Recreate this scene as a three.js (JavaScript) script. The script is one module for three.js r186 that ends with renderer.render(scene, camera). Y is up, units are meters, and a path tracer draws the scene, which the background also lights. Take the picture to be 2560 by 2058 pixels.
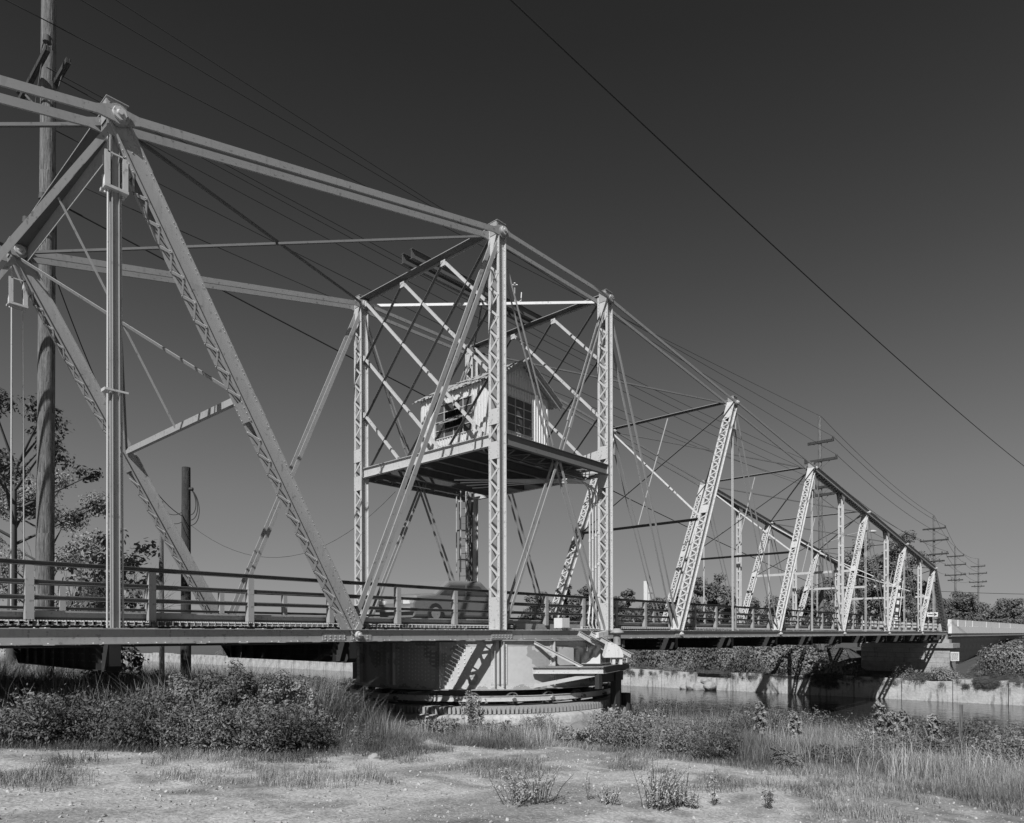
import * as THREE from 'three';

// ---------------------------------------------------------------- camera, sky, sun
const scene = new THREE.Scene();
const renderer = new THREE.WebGLRenderer({ antialias: true });
renderer.setSize(1024, 823);
renderer.toneMapping = THREE.LinearToneMapping;
renderer.toneMappingExposure = 1.0;
renderer.shadowMap.enabled = true;

const YAW = 0.7392, ROLL = 0.0019;
const FW = new THREE.Vector3(Math.cos(YAW), 0, -Math.sin(YAW));
const RT = new THREE.Vector3(Math.sin(YAW), 0, Math.cos(YAW));
const CAM = new THREE.Vector3(-17.6615, 0.0235, 17.149);
const camera = new THREE.PerspectiveCamera(2 * Math.atan(633.64 / 698.96) * 180 / Math.PI, 1024 / 823, 0.1, 3000);
{
  const up0 = new THREE.Vector3(0, 1, 0);
  const r = RT.clone().multiplyScalar(Math.cos(ROLL)).addScaledVector(up0, -Math.sin(ROLL));
  const u = up0.clone().multiplyScalar(Math.cos(ROLL)).addScaledVector(RT, Math.sin(ROLL));
  const m = new THREE.Matrix4().makeBasis(r, u, FW.clone().negate());
  camera.quaternion.setFromRotationMatrix(m);
  camera.position.copy(CAM);
  // a view camera with front rise: the lens is shifted, the back stays upright
  camera.setViewOffset(1038.4, 1267.28, 14.4, 0, 1024, 823);
  camera.updateProjectionMatrix();
  camera.updateMatrixWorld();
}

// clear autumn sky as a red-filtered black-and-white film sees it: dark overhead, pale at the horizon
{
  const w = 128, hgt = 512, data = new Float32Array(w * hgt * 4);
  const E = [-90, -4, 0, 3, 6, 11, 14, 19, 26, 32.5, 40, 55, 90];
  const V = [0.14, 0.18, 0.34, 0.30, 0.25, 0.190, 0.152, 0.104, 0.060, 0.038, 0.024, 0.014, 0.010];
  for (let j = 0; j < hgt; j++) {
    const el = ((j + 0.5) / hgt - 0.5) * 180;
    let k = 0; while (k < E.length - 2 && el > E[k + 1]) k++;
    const t = Math.min(1, Math.max(0, (el - E[k]) / (E[k + 1] - E[k])));
    const v0 = Math.exp(Math.log(V[k]) * (1 - t) + Math.log(V[k + 1]) * t);
    for (let i = 0; i < w; i++) {
      const az = ((i + 0.5) / w - 0.5) * 2 * Math.PI;      // atan2(z, x)
      const c = Math.cos(az) * RT.x + Math.sin(az) * RT.z;  // paler towards the right of the view
      const v = v0 * (1 + 0.08 * c * Math.min(1, Math.max(0, el / 8)));
      const o = (j * w + i) * 4;
      data[o] = data[o + 1] = data[o + 2] = v; data[o + 3] = 1;
    }
  }
  const tex = new THREE.DataTexture(data, w, hgt, THREE.RGBAFormat, THREE.FloatType);
  tex.mapping = THREE.EquirectangularReflectionMapping;
  tex.magFilter = THREE.LinearFilter; tex.minFilter = THREE.LinearFilter;
  tex.needsUpdate = true;
  scene.background = tex; scene.environment = tex;
}
const sun = new THREE.DirectionalLight(0xffffff, 4.6);
sun.position.set(-1.05, 1.0, 0.44).multiplyScalar(90);
sun.castShadow = true; sun.shadow.mapSize.set(4096, 4096);
Object.assign(sun.shadow.camera, { left: -90, right: 90, top: 90, bottom: -90, near: 1, far: 400 });
scene.add(sun, sun.target);

// ---------------------------------------------------------------- helpers
const V3 = (x, y, z) => new THREE.Vector3(x, y, z);
function rng(seed) { let a = seed >>> 0; return () => { a = (a + 0x6D2B79F5) >>> 0; let t = Math.imul(a ^ (a >>> 15), 1 | a); t = (t + Math.imul(t ^ (t >>> 7), 61 | t)) ^ t; return ((t ^ (t >>> 14)) >>> 0) / 4294967296; }; }
const cl = (x, a, b) => Math.min(b, Math.max(a, x));
const sm = (a, b, x) => { const t = cl((x - a) / (b - a), 0, 1); return t * t * (3 - 2 * t); };
// tileable value noise
function hash(ix, iy, s) { let n = Math.imul(ix, 374761393) + Math.imul(iy, 668265263) + Math.imul(s, 1274126177); n = Math.imul(n ^ (n >>> 13), 1274126177); return ((n ^ (n >>> 16)) >>> 0) / 4294967296; }
function vn(x, y, per, s) {
  const ix = Math.floor(x), iy = Math.floor(y), fx = x - ix, fy = y - iy;
  const m = v => ((v % per) + per) % per, u = fx * fx * (3 - 2 * fx), w = fy * fy * (3 - 2 * fy);
  const a = hash(m(ix), m(iy), s), b = hash(m(ix + 1), m(iy), s), c = hash(m(ix), m(iy + 1), s), d = hash(m(ix + 1), m(iy + 1), s);
  return (a * (1 - u) + b * u) * (1 - w) + (c * (1 - u) + d * u) * w;
}
function fbm(u, v, base, oct, s) { let f = 0, a = 0.5, n = 0, k = base; for (let i = 0; i < oct; i++) { f += a * vn(u * k, v * k, k, s + i); n += a; a *= 0.5; k *= 2; } return f / n; }
function noise2(x, z, s = 0) { return vn(x, z, 100000, s); }
function fb2(x, z, oct = 4, s = 0) { let f = 0, a = 0.5, n = 0, k = 1; for (let i = 0; i < oct; i++) { f += a * noise2(x * k + 311, z * k + 177, s + i); n += a; a *= 0.5; k *= 2; } return f / n; }
function tex(size, metres, fn) {
  const d = new Uint8Array(size * size * 4);
  for (let j = 0; j < size; j++) for (let i = 0; i < size; i++) {
    const v = cl(fn(i / size, j / size), 0, 1) * 255, o = (j * size + i) * 4;
    d[o] = d[o + 1] = d[o + 2] = v; d[o + 3] = 255;
  }
  const t = new THREE.DataTexture(d, size, size);
  t.wrapS = t.wrapT = THREE.RepeatWrapping; t.magFilter = THREE.LinearFilter; t.minFilter = THREE.LinearMipmapLinearFilter; t.generateMipmaps = true;
  t.repeat.set(1 / metres, 1 / metres); t.needsUpdate = true;
  return t;
}
function gm(v, o = {}) { const m = new THREE.MeshStandardMaterial({ roughness: 0.7, metalness: 0, ...o }); m.color.setRGB(v, v, v); return m; }
const VARS = [0, 1, 2].map(s => tex(256, 2.3, (u, v) => {
  let f = 0.86 + 0.10 * (fbm(u, v, 5, 5, 11 + s * 40) - 0.5) + 0.06 * (fbm(u, v, 64, 3, 91 + s) - 0.5);
  const run = fbm(u * 1.0, v * 0.15, 40, 3, 210 + s); f -= 0.10 * sm(0.60, 0.80, run);          // thin rain and rust runs
  const st = fbm(u, v, 34, 4, 300 + s * 9); if (st > 0.735) f -= 0.30 * sm(0.735, 0.76, st);       // small chips
  return f;
}));
const M = {
  steel: gm(0.41, { map: VARS[0], roughness: 0.55 }),
  steel2: gm(0.62, { map: VARS[1], roughness: 0.5 }),
  bar: gm(0.36, { map: VARS[1], roughness: 0.55 }),
  rust: gm(0.15, { map: VARS[2], roughness: 0.8 }),
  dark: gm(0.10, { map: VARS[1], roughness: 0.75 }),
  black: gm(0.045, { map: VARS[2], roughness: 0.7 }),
  white: gm(0.82, { map: VARS[0], roughness: 0.5 }),
  pipe: gm(0.72, { map: VARS[1], roughness: 0.45 }),
  glass: new THREE.MeshPhysicalMaterial({ roughness: 0.06, metalness: 0, transmission: 0.5, thickness: 0, color: new THREE.Color().setRGB(0.16, 0.16, 0.16), ior: 1.5 }),
  wire: gm(0.03, { roughness: 0.8 }),
};
// drum plates: paint that has flaked off in patches with an outline of their own
M.drum = gm(0.60, { roughness: 0.6, map: tex(512, 3.1, (u, v) => {
  const st = fbm(u, v, 4, 6, 77), e = fbm(u, v, 5, 4, 19);
  let f = 0.86 + 0.12 * (fbm(u, v, 40, 3, 5) - 0.5) + 0.1 * (e - 0.5);
  if (st > 0.635) f = 0.55 + 0.1 * (fbm(u, v, 60, 2, 8) - 0.5); else if (st > 0.628) f -= 0.25;
  return f;
}) });
M.conc = gm(0.62, { roughness: 0.95, map: tex(512, 4.2, (u, v) => {
  let f = 0.74 + 0.34 * (fbm(u, v, 5, 6, 21) - 0.5) + 0.3 * (fbm(u, v, 70, 3, 33) - 0.5);
  const run = fbm(u, v * 0.12, 26, 3, 54); f -= 0.30 * sm(0.58, 0.78, run);            // rain streaks
  const band = vn(v * 24, 0.5, 24, 3); f -= 0.10 * (vn(u * 6, v * 24, 24, 3) > 0.62 ? 1 : 0) * band;   // form-board marks
  return f;
}), bumpMap: tex(256, 2.1, (u, v) => fbm(u, v, 12, 5, 61)), bumpScale: 0.03 });
M.conc2 = M.conc.clone(); M.conc2.color.setRGB(0.50, 0.50, 0.50);
M.stone = gm(0.50, { roughness: 0.9, map: tex(256, 2.7, (u, v) => 0.74 + 0.4 * (fbm(u, v, 7, 6, 121) - 0.5) + 0.2 * (fbm(u, v, 60, 2, 12) - 0.5)), bumpMap: tex(256, 1.3, (u, v) => fbm(u, v, 10, 5, 62)), bumpScale: 0.02 });
M.stoneDark = M.stone.clone(); M.stoneDark.color.setRGB(0.30, 0.30, 0.30);
M.wood = gm(0.40, { roughness: 0.95, map: tex(512, 1.6, (u, v) => 0.30 + 0.9 * (fbm(u * 8 % 1, v * 0.3, 16, 4, 71) - 0.32) * (0.6 + 0.6 * fbm(u, v, 4, 4, 72))), bumpMap: tex(256, 0.8, (u, v) => fbm(u * 6 % 1, v * 0.3, 16, 4, 73)), bumpScale: 0.02 });
M.woodDark = M.wood.clone(); M.woodDark.color.setRGB(0.12, 0.12, 0.12);
M.plank = M.wood.clone(); M.plank.color.setRGB(0.33, 0.33, 0.33);
const leafMat = (v) => new THREE.MeshPhysicalMaterial({ color: new THREE.Color().setRGB(v, v, v), roughness: 0.75, metalness: 0, side: THREE.DoubleSide, vertexColors: true });
const LM = { dark: leafMat(0.11), mid: leafMat(0.18), light: leafMat(0.25), grass: leafMat(0.24), dry: leafMat(0.36), far: leafMat(0.14), brown: gm(0.10, { roughness: 1 }) };

// geometry collector: boxes, bars, tubes -> one flat-shaded mesh with uv in metres
class Bld {
  constructor() { this.p = []; this.n = []; }
  tri(a, b, c, n) {
    const gn = V3().subVectors(b, a).cross(V3().subVectors(c, a)).normalize();
    if (!n) n = gn; else if (gn.dot(n) < 0) { const k = b; b = c; c = k; }
    this.p.push(a.x, a.y, a.z, b.x, b.y, b.z, c.x, c.y, c.z); for (let i = 0; i < 3; i++) this.n.push(n.x, n.y, n.z);
  }
  quad(a, b, c, d, n) { this.tri(a, b, c, n); this.tri(a, c, d, n); }
  obox(c, ex, ey, ez, sx, sy, sz) {
    const X = ex.clone().multiplyScalar(sx / 2), Y = ey.clone().multiplyScalar(sy / 2), Z = ez.clone().multiplyScalar(sz / 2);
    const q = (i, j, k) => c.clone().addScaledVector(X, i).addScaledVector(Y, j).addScaledVector(Z, k);
    const P = [q(-1, -1, -1), q(1, -1, -1), q(1, 1, -1), q(-1, 1, -1), q(-1, -1, 1), q(1, -1, 1), q(1, 1, 1), q(-1, 1, 1)];
    const F = [[4, 5, 6, 7, ez, 1], [1, 0, 3, 2, ez, -1], [5, 1, 2, 6, ex, 1], [0, 4, 7, 3, ex, -1], [7, 6, 2, 3, ey, 1], [0, 1, 5, 4, ey, -1]];
    for (const f of F) this.quad(P[f[0]], P[f[1]], P[f[2]], P[f[3]], f[4].clone().multiplyScalar(f[5]));
    return this;
  }
  box(x0, x1, y0, y1, z0, z1) { return this.obox(V3((x0 + x1) / 2, (y0 + y1) / 2, (z0 + z1) / 2), AX, AY, AZ, Math.abs(x1 - x0), Math.abs(y1 - y0), Math.abs(z1 - z0)); }
  // bar from P to Q: size a along "side" (a direction), size b across
  bar(P, Q, side, a, b, offS = 0, offN = 0) {
    const t = V3().subVectors(Q, P), L = t.length(); t.normalize();
    const s = side.clone().addScaledVector(t, -side.dot(t)).normalize(), n = V3().crossVectors(t, s);
    const c = V3().addVectors(P, Q).multiplyScalar(0.5).addScaledVector(s, offS).addScaledVector(n, offN);
    return this.obox(c, t, s, n, L, a, b);
  }
  cyl(P, Q, r0, r1 = r0, seg = 8, caps = true) {
    const t = V3().subVectors(Q, P).normalize(), s = Math.abs(t.y) < 0.9 ? V3(0, 1, 0) : V3(1, 0, 0);
    const a = V3().crossVectors(t, s).normalize(), b = V3().crossVectors(t, a);
    for (let i = 0; i < seg; i++) {
      const u0 = i / seg * 2 * Math.PI, u1 = (i + 1) / seg * 2 * Math.PI;
      const d0 = a.clone().multiplyScalar(Math.cos(u0)).addScaledVector(b, Math.sin(u0)), d1 = a.clone().multiplyScalar(Math.cos(u1)).addScaledVector(b, Math.sin(u1));
      const A = P.clone().addScaledVector(d0, r0), B = P.clone().addScaledVector(d1, r0), C = Q.clone().addScaledVector(d1, r1), D = Q.clone().addScaledVector(d0, r1);
      const pu = (v, n) => { this.p.push(v.x, v.y, v.z); this.n.push(n.x, n.y, n.z); };
      pu(A, d0); pu(B, d1); pu(C, d1); pu(A, d0); pu(C, d1); pu(D, d0);
      if (caps) { this.tri(P, A, B, t.clone().negate()); this.tri(Q, C, D, t); }
    }
    return this;
  }
  path(pts, r, seg = 6) { for (let i = 0; i + 1 < pts.length; i++) this.cyl(pts[i], pts[i + 1], r, r, seg, i === 0 || i === pts.length - 2); return this; }
  geom(g, m) { // append a three.js geometry
    const q = (g.index ? g.toNonIndexed() : g.clone()); if (m) q.applyMatrix4(m);
    const P = q.attributes.position.array, N = q.attributes.normal.array;
    for (let i = 0; i < P.length; i++) { this.p.push(P[i]); this.n.push(N[i]); }
    return this;
  }
  rivet(c, n, r = 0.022) { // low hexagonal dome
    const s = Math.abs(n.y) < 0.9 ? V3(0, 1, 0) : V3(1, 0, 0), a = V3().crossVectors(n, s).normalize(), b = V3().crossVectors(n, a);
    const top = c.clone().addScaledVector(n, r * 0.75), q = [];
    for (let i = 0; i < 6; i++) q.push([c.clone().addScaledVector(a, r * Math.cos(i * 1.0472)).addScaledVector(b, r * Math.sin(i * 1.0472)), c.clone().addScaledVector(a, 0.6 * r * Math.cos(i * 1.0472)).addScaledVector(b, 0.6 * r * Math.sin(i * 1.0472)).addScaledVector(n, r * 0.55)]);
    for (let i = 0; i < 6; i++) { const A = q[i], B = q[(i + 1) % 6]; this.quad(A[0], A[1], B[1], B[0]); this.tri(A[1], top, B[1]); }
    return this;
  }
  rivets(P, Q, n, step, r = 0.022) { const L = P.distanceTo(Q), k = Math.max(1, Math.round(L / step)); for (let i = 0; i <= k; i++) this.rivet(P.clone().lerp(Q, i / k), n, r); return this; }
  geo() {
    const g = new THREE.BufferGeometry(), P = this.p, N = this.n, uv = new Float32Array(P.length / 3 * 2);
    for (let i = 0, k = 0; i < P.length; i += 3, k += 2) {
      const ax = Math.abs(N[i]), ay = Math.abs(N[i + 1]), az = Math.abs(N[i + 2]);
      if (ax >= ay && ax >= az) { uv[k] = P[i + 2]; uv[k + 1] = P[i + 1]; } else if (ay >= az) { uv[k] = P[i]; uv[k + 1] = P[i + 2]; } else { uv[k] = P[i]; uv[k + 1] = P[i + 1]; }
    }
    g.setAttribute('position', new THREE.Float32BufferAttribute(P, 3)); g.setAttribute('normal', new THREE.Float32BufferAttribute(N, 3)); g.setAttribute('uv', new THREE.BufferAttribute(uv, 2));
    return g;
  }
  mesh(name, mat, parent, ud) { return mk(name, this.geo(), mat, parent, ud); }
}
const AX = V3(1, 0, 0), AY = V3(0, 1, 0), AZ = V3(0, 0, 1);
function mk(name, geo, mat, parent, ud) {
  const m = new THREE.Mesh(geo, mat); m.name = name; m.castShadow = m.receiveShadow = true;
  if (ud) Object.assign(m.userData, ud); if (parent) parent.add(m); return m;
}
const used = {};
function numbered(n) { const k = used[n] = (used[n] ?? -1) + 1; return k ? n + '_' + String(k).padStart(3, '0') : n; }
function thing(name, label, category, pos = [0, 0, 0], group) {
  const o = new THREE.Group(); o.name = numbered(name); o.position.set(...pos); o.userData = { label, category }; if (group) o.userData.group = group; scene.add(o); return o;
}
function top(mesh, name, label, category, group) { mesh.name = numbered(name); Object.assign(mesh.userData, { label, category }); if (group) mesh.userData.group = group; scene.add(mesh); return mesh; }
function struct(mesh, name) { mesh.name = name; mesh.userData.kind = 'structure'; scene.add(mesh); return mesh; }
const STUFF = { kind: 'stuff' };
// a point at photograph pixel (x, y of 2560 x 2058) and depth d metres along the lens axis
function at(x, y, d) {
  let a = (x - 1262) / 1747.4, b = -(y - 1584.1) / 1747.4; const c = Math.cos(0.0019), s = Math.sin(0.0019); [a, b] = [a * c - b * s, a * s + b * c];
  return CAM.clone().addScaledVector(FW, d).addScaledVector(RT, a * d).addScaledVector(AY, b * d);
}

// ---------------------------------------------------------------- land and water
const WATER = -5.5;
const bankX = z => 6.2 + 0.9 * (fb2(z * 0.12, 3.1, 3, 5) - 0.5) + 0.02 * z;
function ground(x, z) {
  let y = -1.8 - 0.075 * cl(x + 14, -3, 22) + 0.10 * (fb2(x * 0.35, z * 0.35, 3, 9) - 0.5) + 0.03 * (fb2(x * 2.2, z * 2.2, 3, 19) - 0.5);
  const e = x - bankX(z); if (e > 0) y -= Math.min(7, e * 1.6 + 0.5 * sm(0, 0.3, e));
  return y;
}
// edge of the tall growth (world x,z), gravel lies on the camera's side of it
const EDGE = [[-60, -10], [-30, 0.5], [-20, 3.2], [-14.9, 3.8], [-13.7, 4.8], [-13.0, 6.1], [-11.8, 6.9], [-10.2, 6.3], [-9.9, 7.1], [-8.9, 6.3], [-7.5, 5.4], [-7.6, 6.5], [-7.3, 7.5], [-5.8, 8.0], [-5.5, 8.9], [-5.2, 10.5], [-5.2, 11.5], [-4.8, 12.3], [-4.7, 13.0], [-5.2, 14.3], [-5.9, 15.3], [-6.5, 16.1], [-8.5, 19], [-9, 40], [60, 40], [60, -60], [-60, -60]];
function inEdge(x, z) { let r = false; for (let i = 0, j = EDGE.length - 1; i < EDGE.length; j = i++) { const [a, b] = EDGE[i], [c, d] = EDGE[j]; if ((b > z) !== (d > z) && x < (c - a) * (z - b) / (d - b) + a) r = !r; } return r; }
function edgeDist(x, z) { let m = 1e9; for (let i = 0; i < EDGE.length - 4; i++) { const [a, b] = EDGE[i], [c, d] = EDGE[i + 1]; const t = cl(((x - a) * (c - a) + (z - b) * (d - b)) / ((c - a) ** 2 + (d - b) ** 2), 0, 1); m = Math.min(m, Math.hypot(x - a - t * (c - a), z - b - t * (d - b))); } return inEdge(x, z) ? m : -m; }
{
  const axis = (knots) => { const r = []; for (const [a, b, s] of knots) for (let v = a; v < b - 1e-6; v += s) r.push(v); r.push(knots[knots.length - 1][1]); return r; };
  const xs = axis([[-400, -60, 20], [-60, -24, 2], [-24, -16, 0.25], [-16, -2, 0.11], [-2, 9, 0.22], [9, 12, 0.6]]);
  const zs = axis([[-400, -60, 20], [-60, -20, 2], [-20, 2, 0.4], [2, 20, 0.11], [20, 40, 1.5], [40, 200, 20]]);
  const P = [], C = [], U = [], I = [], W = zs.length;
  for (const x of xs) for (const z of zs) {
    P.push(x, ground(x, z) + 0.02 * (fb2(x * 5.5, z * 5.5, 2, 44) - 0.5), z); U.push(x, z);
    const near = Math.abs(x) < 70 && Math.abs(z) < 60;
    const d = near ? edgeDist(x, z) + 1.3 * (fb2(x * 0.8, z * 0.8, 4, 70) - 0.5) : 3;
    let c = 0.68 + (0.24 - 0.68) * sm(-0.6, 0.6, d);                       // gravel -> soil under the growth
    const tr = fb2(x * 0.30, z * 0.9, 4, 90); c *= 1 - 0.35 * sm(0.50, 0.66, tr);     // trodden earthy patches
    const gr = fb2(x * 1.9, z * 1.9, 4, 52); c *= 1 - 0.4 * sm(0.56, 0.70, gr);
    C.push(c, c, c);
  }
  for (let i = 0; i + 1 < xs.length; i++) for (let j = 0; j + 1 < W; j++) { const a = i * W + j, b = a + 1, c = a + W, d = c + 1; I.push(a, b, c, b, d, c); }
  const g = new THREE.BufferGeometry(); g.setAttribute('position', new THREE.Float32BufferAttribute(P, 3)); g.setAttribute('color', new THREE.Float32BufferAttribute(C, 3)); g.setAttribute('uv', new THREE.Float32BufferAttribute(U, 2)); g.setIndex(I); g.computeVertexNormals();
  const grain = tex(1024, 2.4, (u, v) => { const a = fbm(u, v, 96, 3, 7), b = fbm(u, v, 10, 4, 8); let f = 0.66 + 0.75 * (a - 0.5) + 0.35 * (b - 0.5); if (hash(Math.floor(u * 200), Math.floor(v * 200), 4) > 0.985) f += 0.3; return f; });
  const mat = new THREE.MeshStandardMaterial({ vertexColors: true, roughness: 1, map: grain, bumpMap: tex(512, 1.7, (u, v) => fbm(u, v, 48, 3, 17)), bumpScale: 0.010 });
  struct(mk('ground', g, mat), 'ground');
}
{
  const g = new THREE.PlaneGeometry(70, 900, 1, 1); g.rotateX(-Math.PI / 2); g.translate(38, WATER, -150);
  const uv = g.attributes.uv; for (let i = 0; i < uv.count; i++) uv.setXY(i, uv.getX(i) * 70, uv.getY(i) * 900);
  const mat = new THREE.MeshPhysicalMaterial({ roughness: 0.08, metalness: 0, ior: 1.33, bumpMap: tex(512, 9, (u, v) => 0.6 * fbm(u, v, 10, 4, 201) + 0.4 * fbm(u, v, 34, 3, 202)), bumpScale: 0.03 });
  mat.color.setRGB(0.035, 0.035, 0.035);
  struct(mk('water', g, mat), 'water');
}
// far side: canal wall of concrete lengths, sloping bank, flat land beyond
const wallX = z => 47.2 + 0.06 * z;
const farBank = (x, z) => { const e = x - wallX(z) - 0.5; const pit = sm(-6.5, -4.2, z) * sm(7.5, 5.0, z) * sm(40, 25, e); return -3.9 + (2.45 * sm(0, 11, e) + 0.5 * sm(9, 40, e)) * (1 - 0.9 * pit) + 0.35 * (fb2(x * 0.22, z * 0.22, 3, 33) - 0.5); };
{
  const P = [], U = [], I = [], es = [0, 1.5, 3, 5, 7, 9, 11, 14, 20, 30, 60, 150, 400, 1200], zs = []; for (let z = -600; z <= 300; z += z > -60 && z < 40 ? 3 : 15) zs.push(z);
  for (const e of es) for (const z of zs) { const x = wallX(z) + 0.45 + e; P.push(x, farBank(x, z), z); U.push(x, z); }
  for (let i = 0; i + 1 < es.length; i++) for (let j = 0; j + 1 < zs.length; j++) { const a = i * zs.length + j, b = a + 1, c = a + zs.length, d = c + 1; I.push(a, b, c, b, d, c); }
  const g = new THREE.BufferGeometry(); g.setAttribute('position', new THREE.Float32BufferAttribute(P, 3)); g.setAttribute('uv', new THREE.Float32BufferAttribute(U, 2)); g.setIndex(I); g.computeVertexNormals();
  struct(mk('far_bank', g, gm(0.10, { roughness: 1, map: VARS[2] })), 'far_bank');
}
{
  const wall = thing('canal_wall', 'pale weathered concrete wall along the far edge of the canal', 'retaining wall');
  const r = rng(5);
  const cuts = []; for (let z = -330; z < -70; z += 9) cuts.push([z, 8.97]); for (let z = -69.6; z < 22; z += 3.6) cuts.push([z, 3.57]);
  for (const [z, len] of cuts) {
    const broken = z < -13.2 && z > -16.9; const top = -3.78 + 0.22 * (r() - 0.5) - (broken ? 0.55 : 0);
    const a = V3(wallX(z + 0.02), -7, z + 0.02), b = V3(wallX(z + len), -7, z + len), t = V3().subVectors(b, a).normalize(), n = V3().crossVectors(AY, t);
    // a slab with an uneven weathered front: grid of points pushed in and out
    const B = new Bld(), nu = 12, nv = 6, L = a.distanceTo(b), pt = (i, j) => { const u = i / nu, y = -7 + (top + 7) * j / nv + (j === nv ? 0.12 * (fb2(z + u * 6, 2, 3, 6) - 0.5) : 0); const dd = (i === 0 || i === nu) ? 0.02 : 0.05 * (fb2((z + u * L) * 1.1, y * 2.2, 3, 8) - 0.5); return a.clone().addScaledVector(t, u * L).setY(y).addScaledVector(n, dd * (broken ? 5 : 1)); };
    const sg = n.x < 0 ? 1 : -1;
    for (let i = 0; i < nu; i++) for (let j = 0; j < nv; j++) { const q = [pt(i, j), pt(i + 1, j), pt(i + 1, j + 1), pt(i, j + 1)]; const N = V3(-1, 0, 0); B.quad(q[0], q[3], q[2], q[1]); }
    for (let i = 0; i < nu; i++) { const A = pt(i, nv), C = pt(i + 1, nv); B.quad(A, A.clone().add(V3(0.6, 0, 0)), C.clone().add(V3(0.6, 0, 0)), C); }
    B.quad(a, V3(a.x + 0.6, -7, a.z), V3(a.x + 0.6, top, a.z), V3(a.x, top, a.z)); B.quad(b, V3(b.x, top, b.z), V3(b.x + 0.6, top, b.z), V3(b.x + 0.6, -7, b.z));
    B.mesh('wall_panel', M.conc, wall);
  }
}
{ // rocks where the wall has broken
  const r = rng(8), spots = [[-13.9, -5.1, 0.6], [-14.9, -5.3, 0.7], [-15.7, -5.2, 0.55], [-16.5, -5.35, 0.45], [-14.4, -4.6, 0.4]];
  const lab = ['rightmost pale boulder at the gap in the canal wall', 'largest pale boulder in the gap in the canal wall', 'middle left boulder below the broken canal wall', 'leftmost low boulder below the broken canal wall', 'small boulder lodged on top in the canal wall gap'];
  spots.forEach(([z, y, s], i) => top(mk('boulder', rock(s, r), M.stone), 'boulder', lab[i], 'boulder', 'boulders in the broken canal wall').position.set(wallX(z) - 0.35, y, z));
}
function rock(s, r) {
  const g = new THREE.IcosahedronGeometry(s, 2), p = g.attributes.position, k = r() * 50;
  for (let i = 0; i < p.count; i++) { const v = V3().fromBufferAttribute(p, i); const f = 0.75 + 0.55 * fb2(v.x / s * 1.6 + k, v.y / s * 1.6 + v.z / s * 1.1 + k, 3, 4); p.setXYZ(i, v.x * f * 1.15, v.y * f * 0.75, v.z * f); }
  g.computeVertexNormals(); return g;
}

// ---------------------------------------------------------------- the swing bridge
const pn = 5.2096, hz = 3.298, th = 2.7635;      // half panel, half truss spacing, half tower length
const H = { A: 11.646, '2.5': 10.538, '4.5': 9.371, '6.5': 8.184, '8.5': 6.995, '10.5': 5.81, '-2.5': 9.388, '-4.5': 6.9 };
const bridge = thing('swing_bridge', 'grey painted steel truss swing bridge crossing the canal', 'bridge');
const PT = (i, y, z) => V3(i === 'A' ? -th : i === 'C' ? th : i * pn, y, z);
const topY = i => (i === 'A' || i === 'C') ? H.A : H[String(i)];

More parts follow.
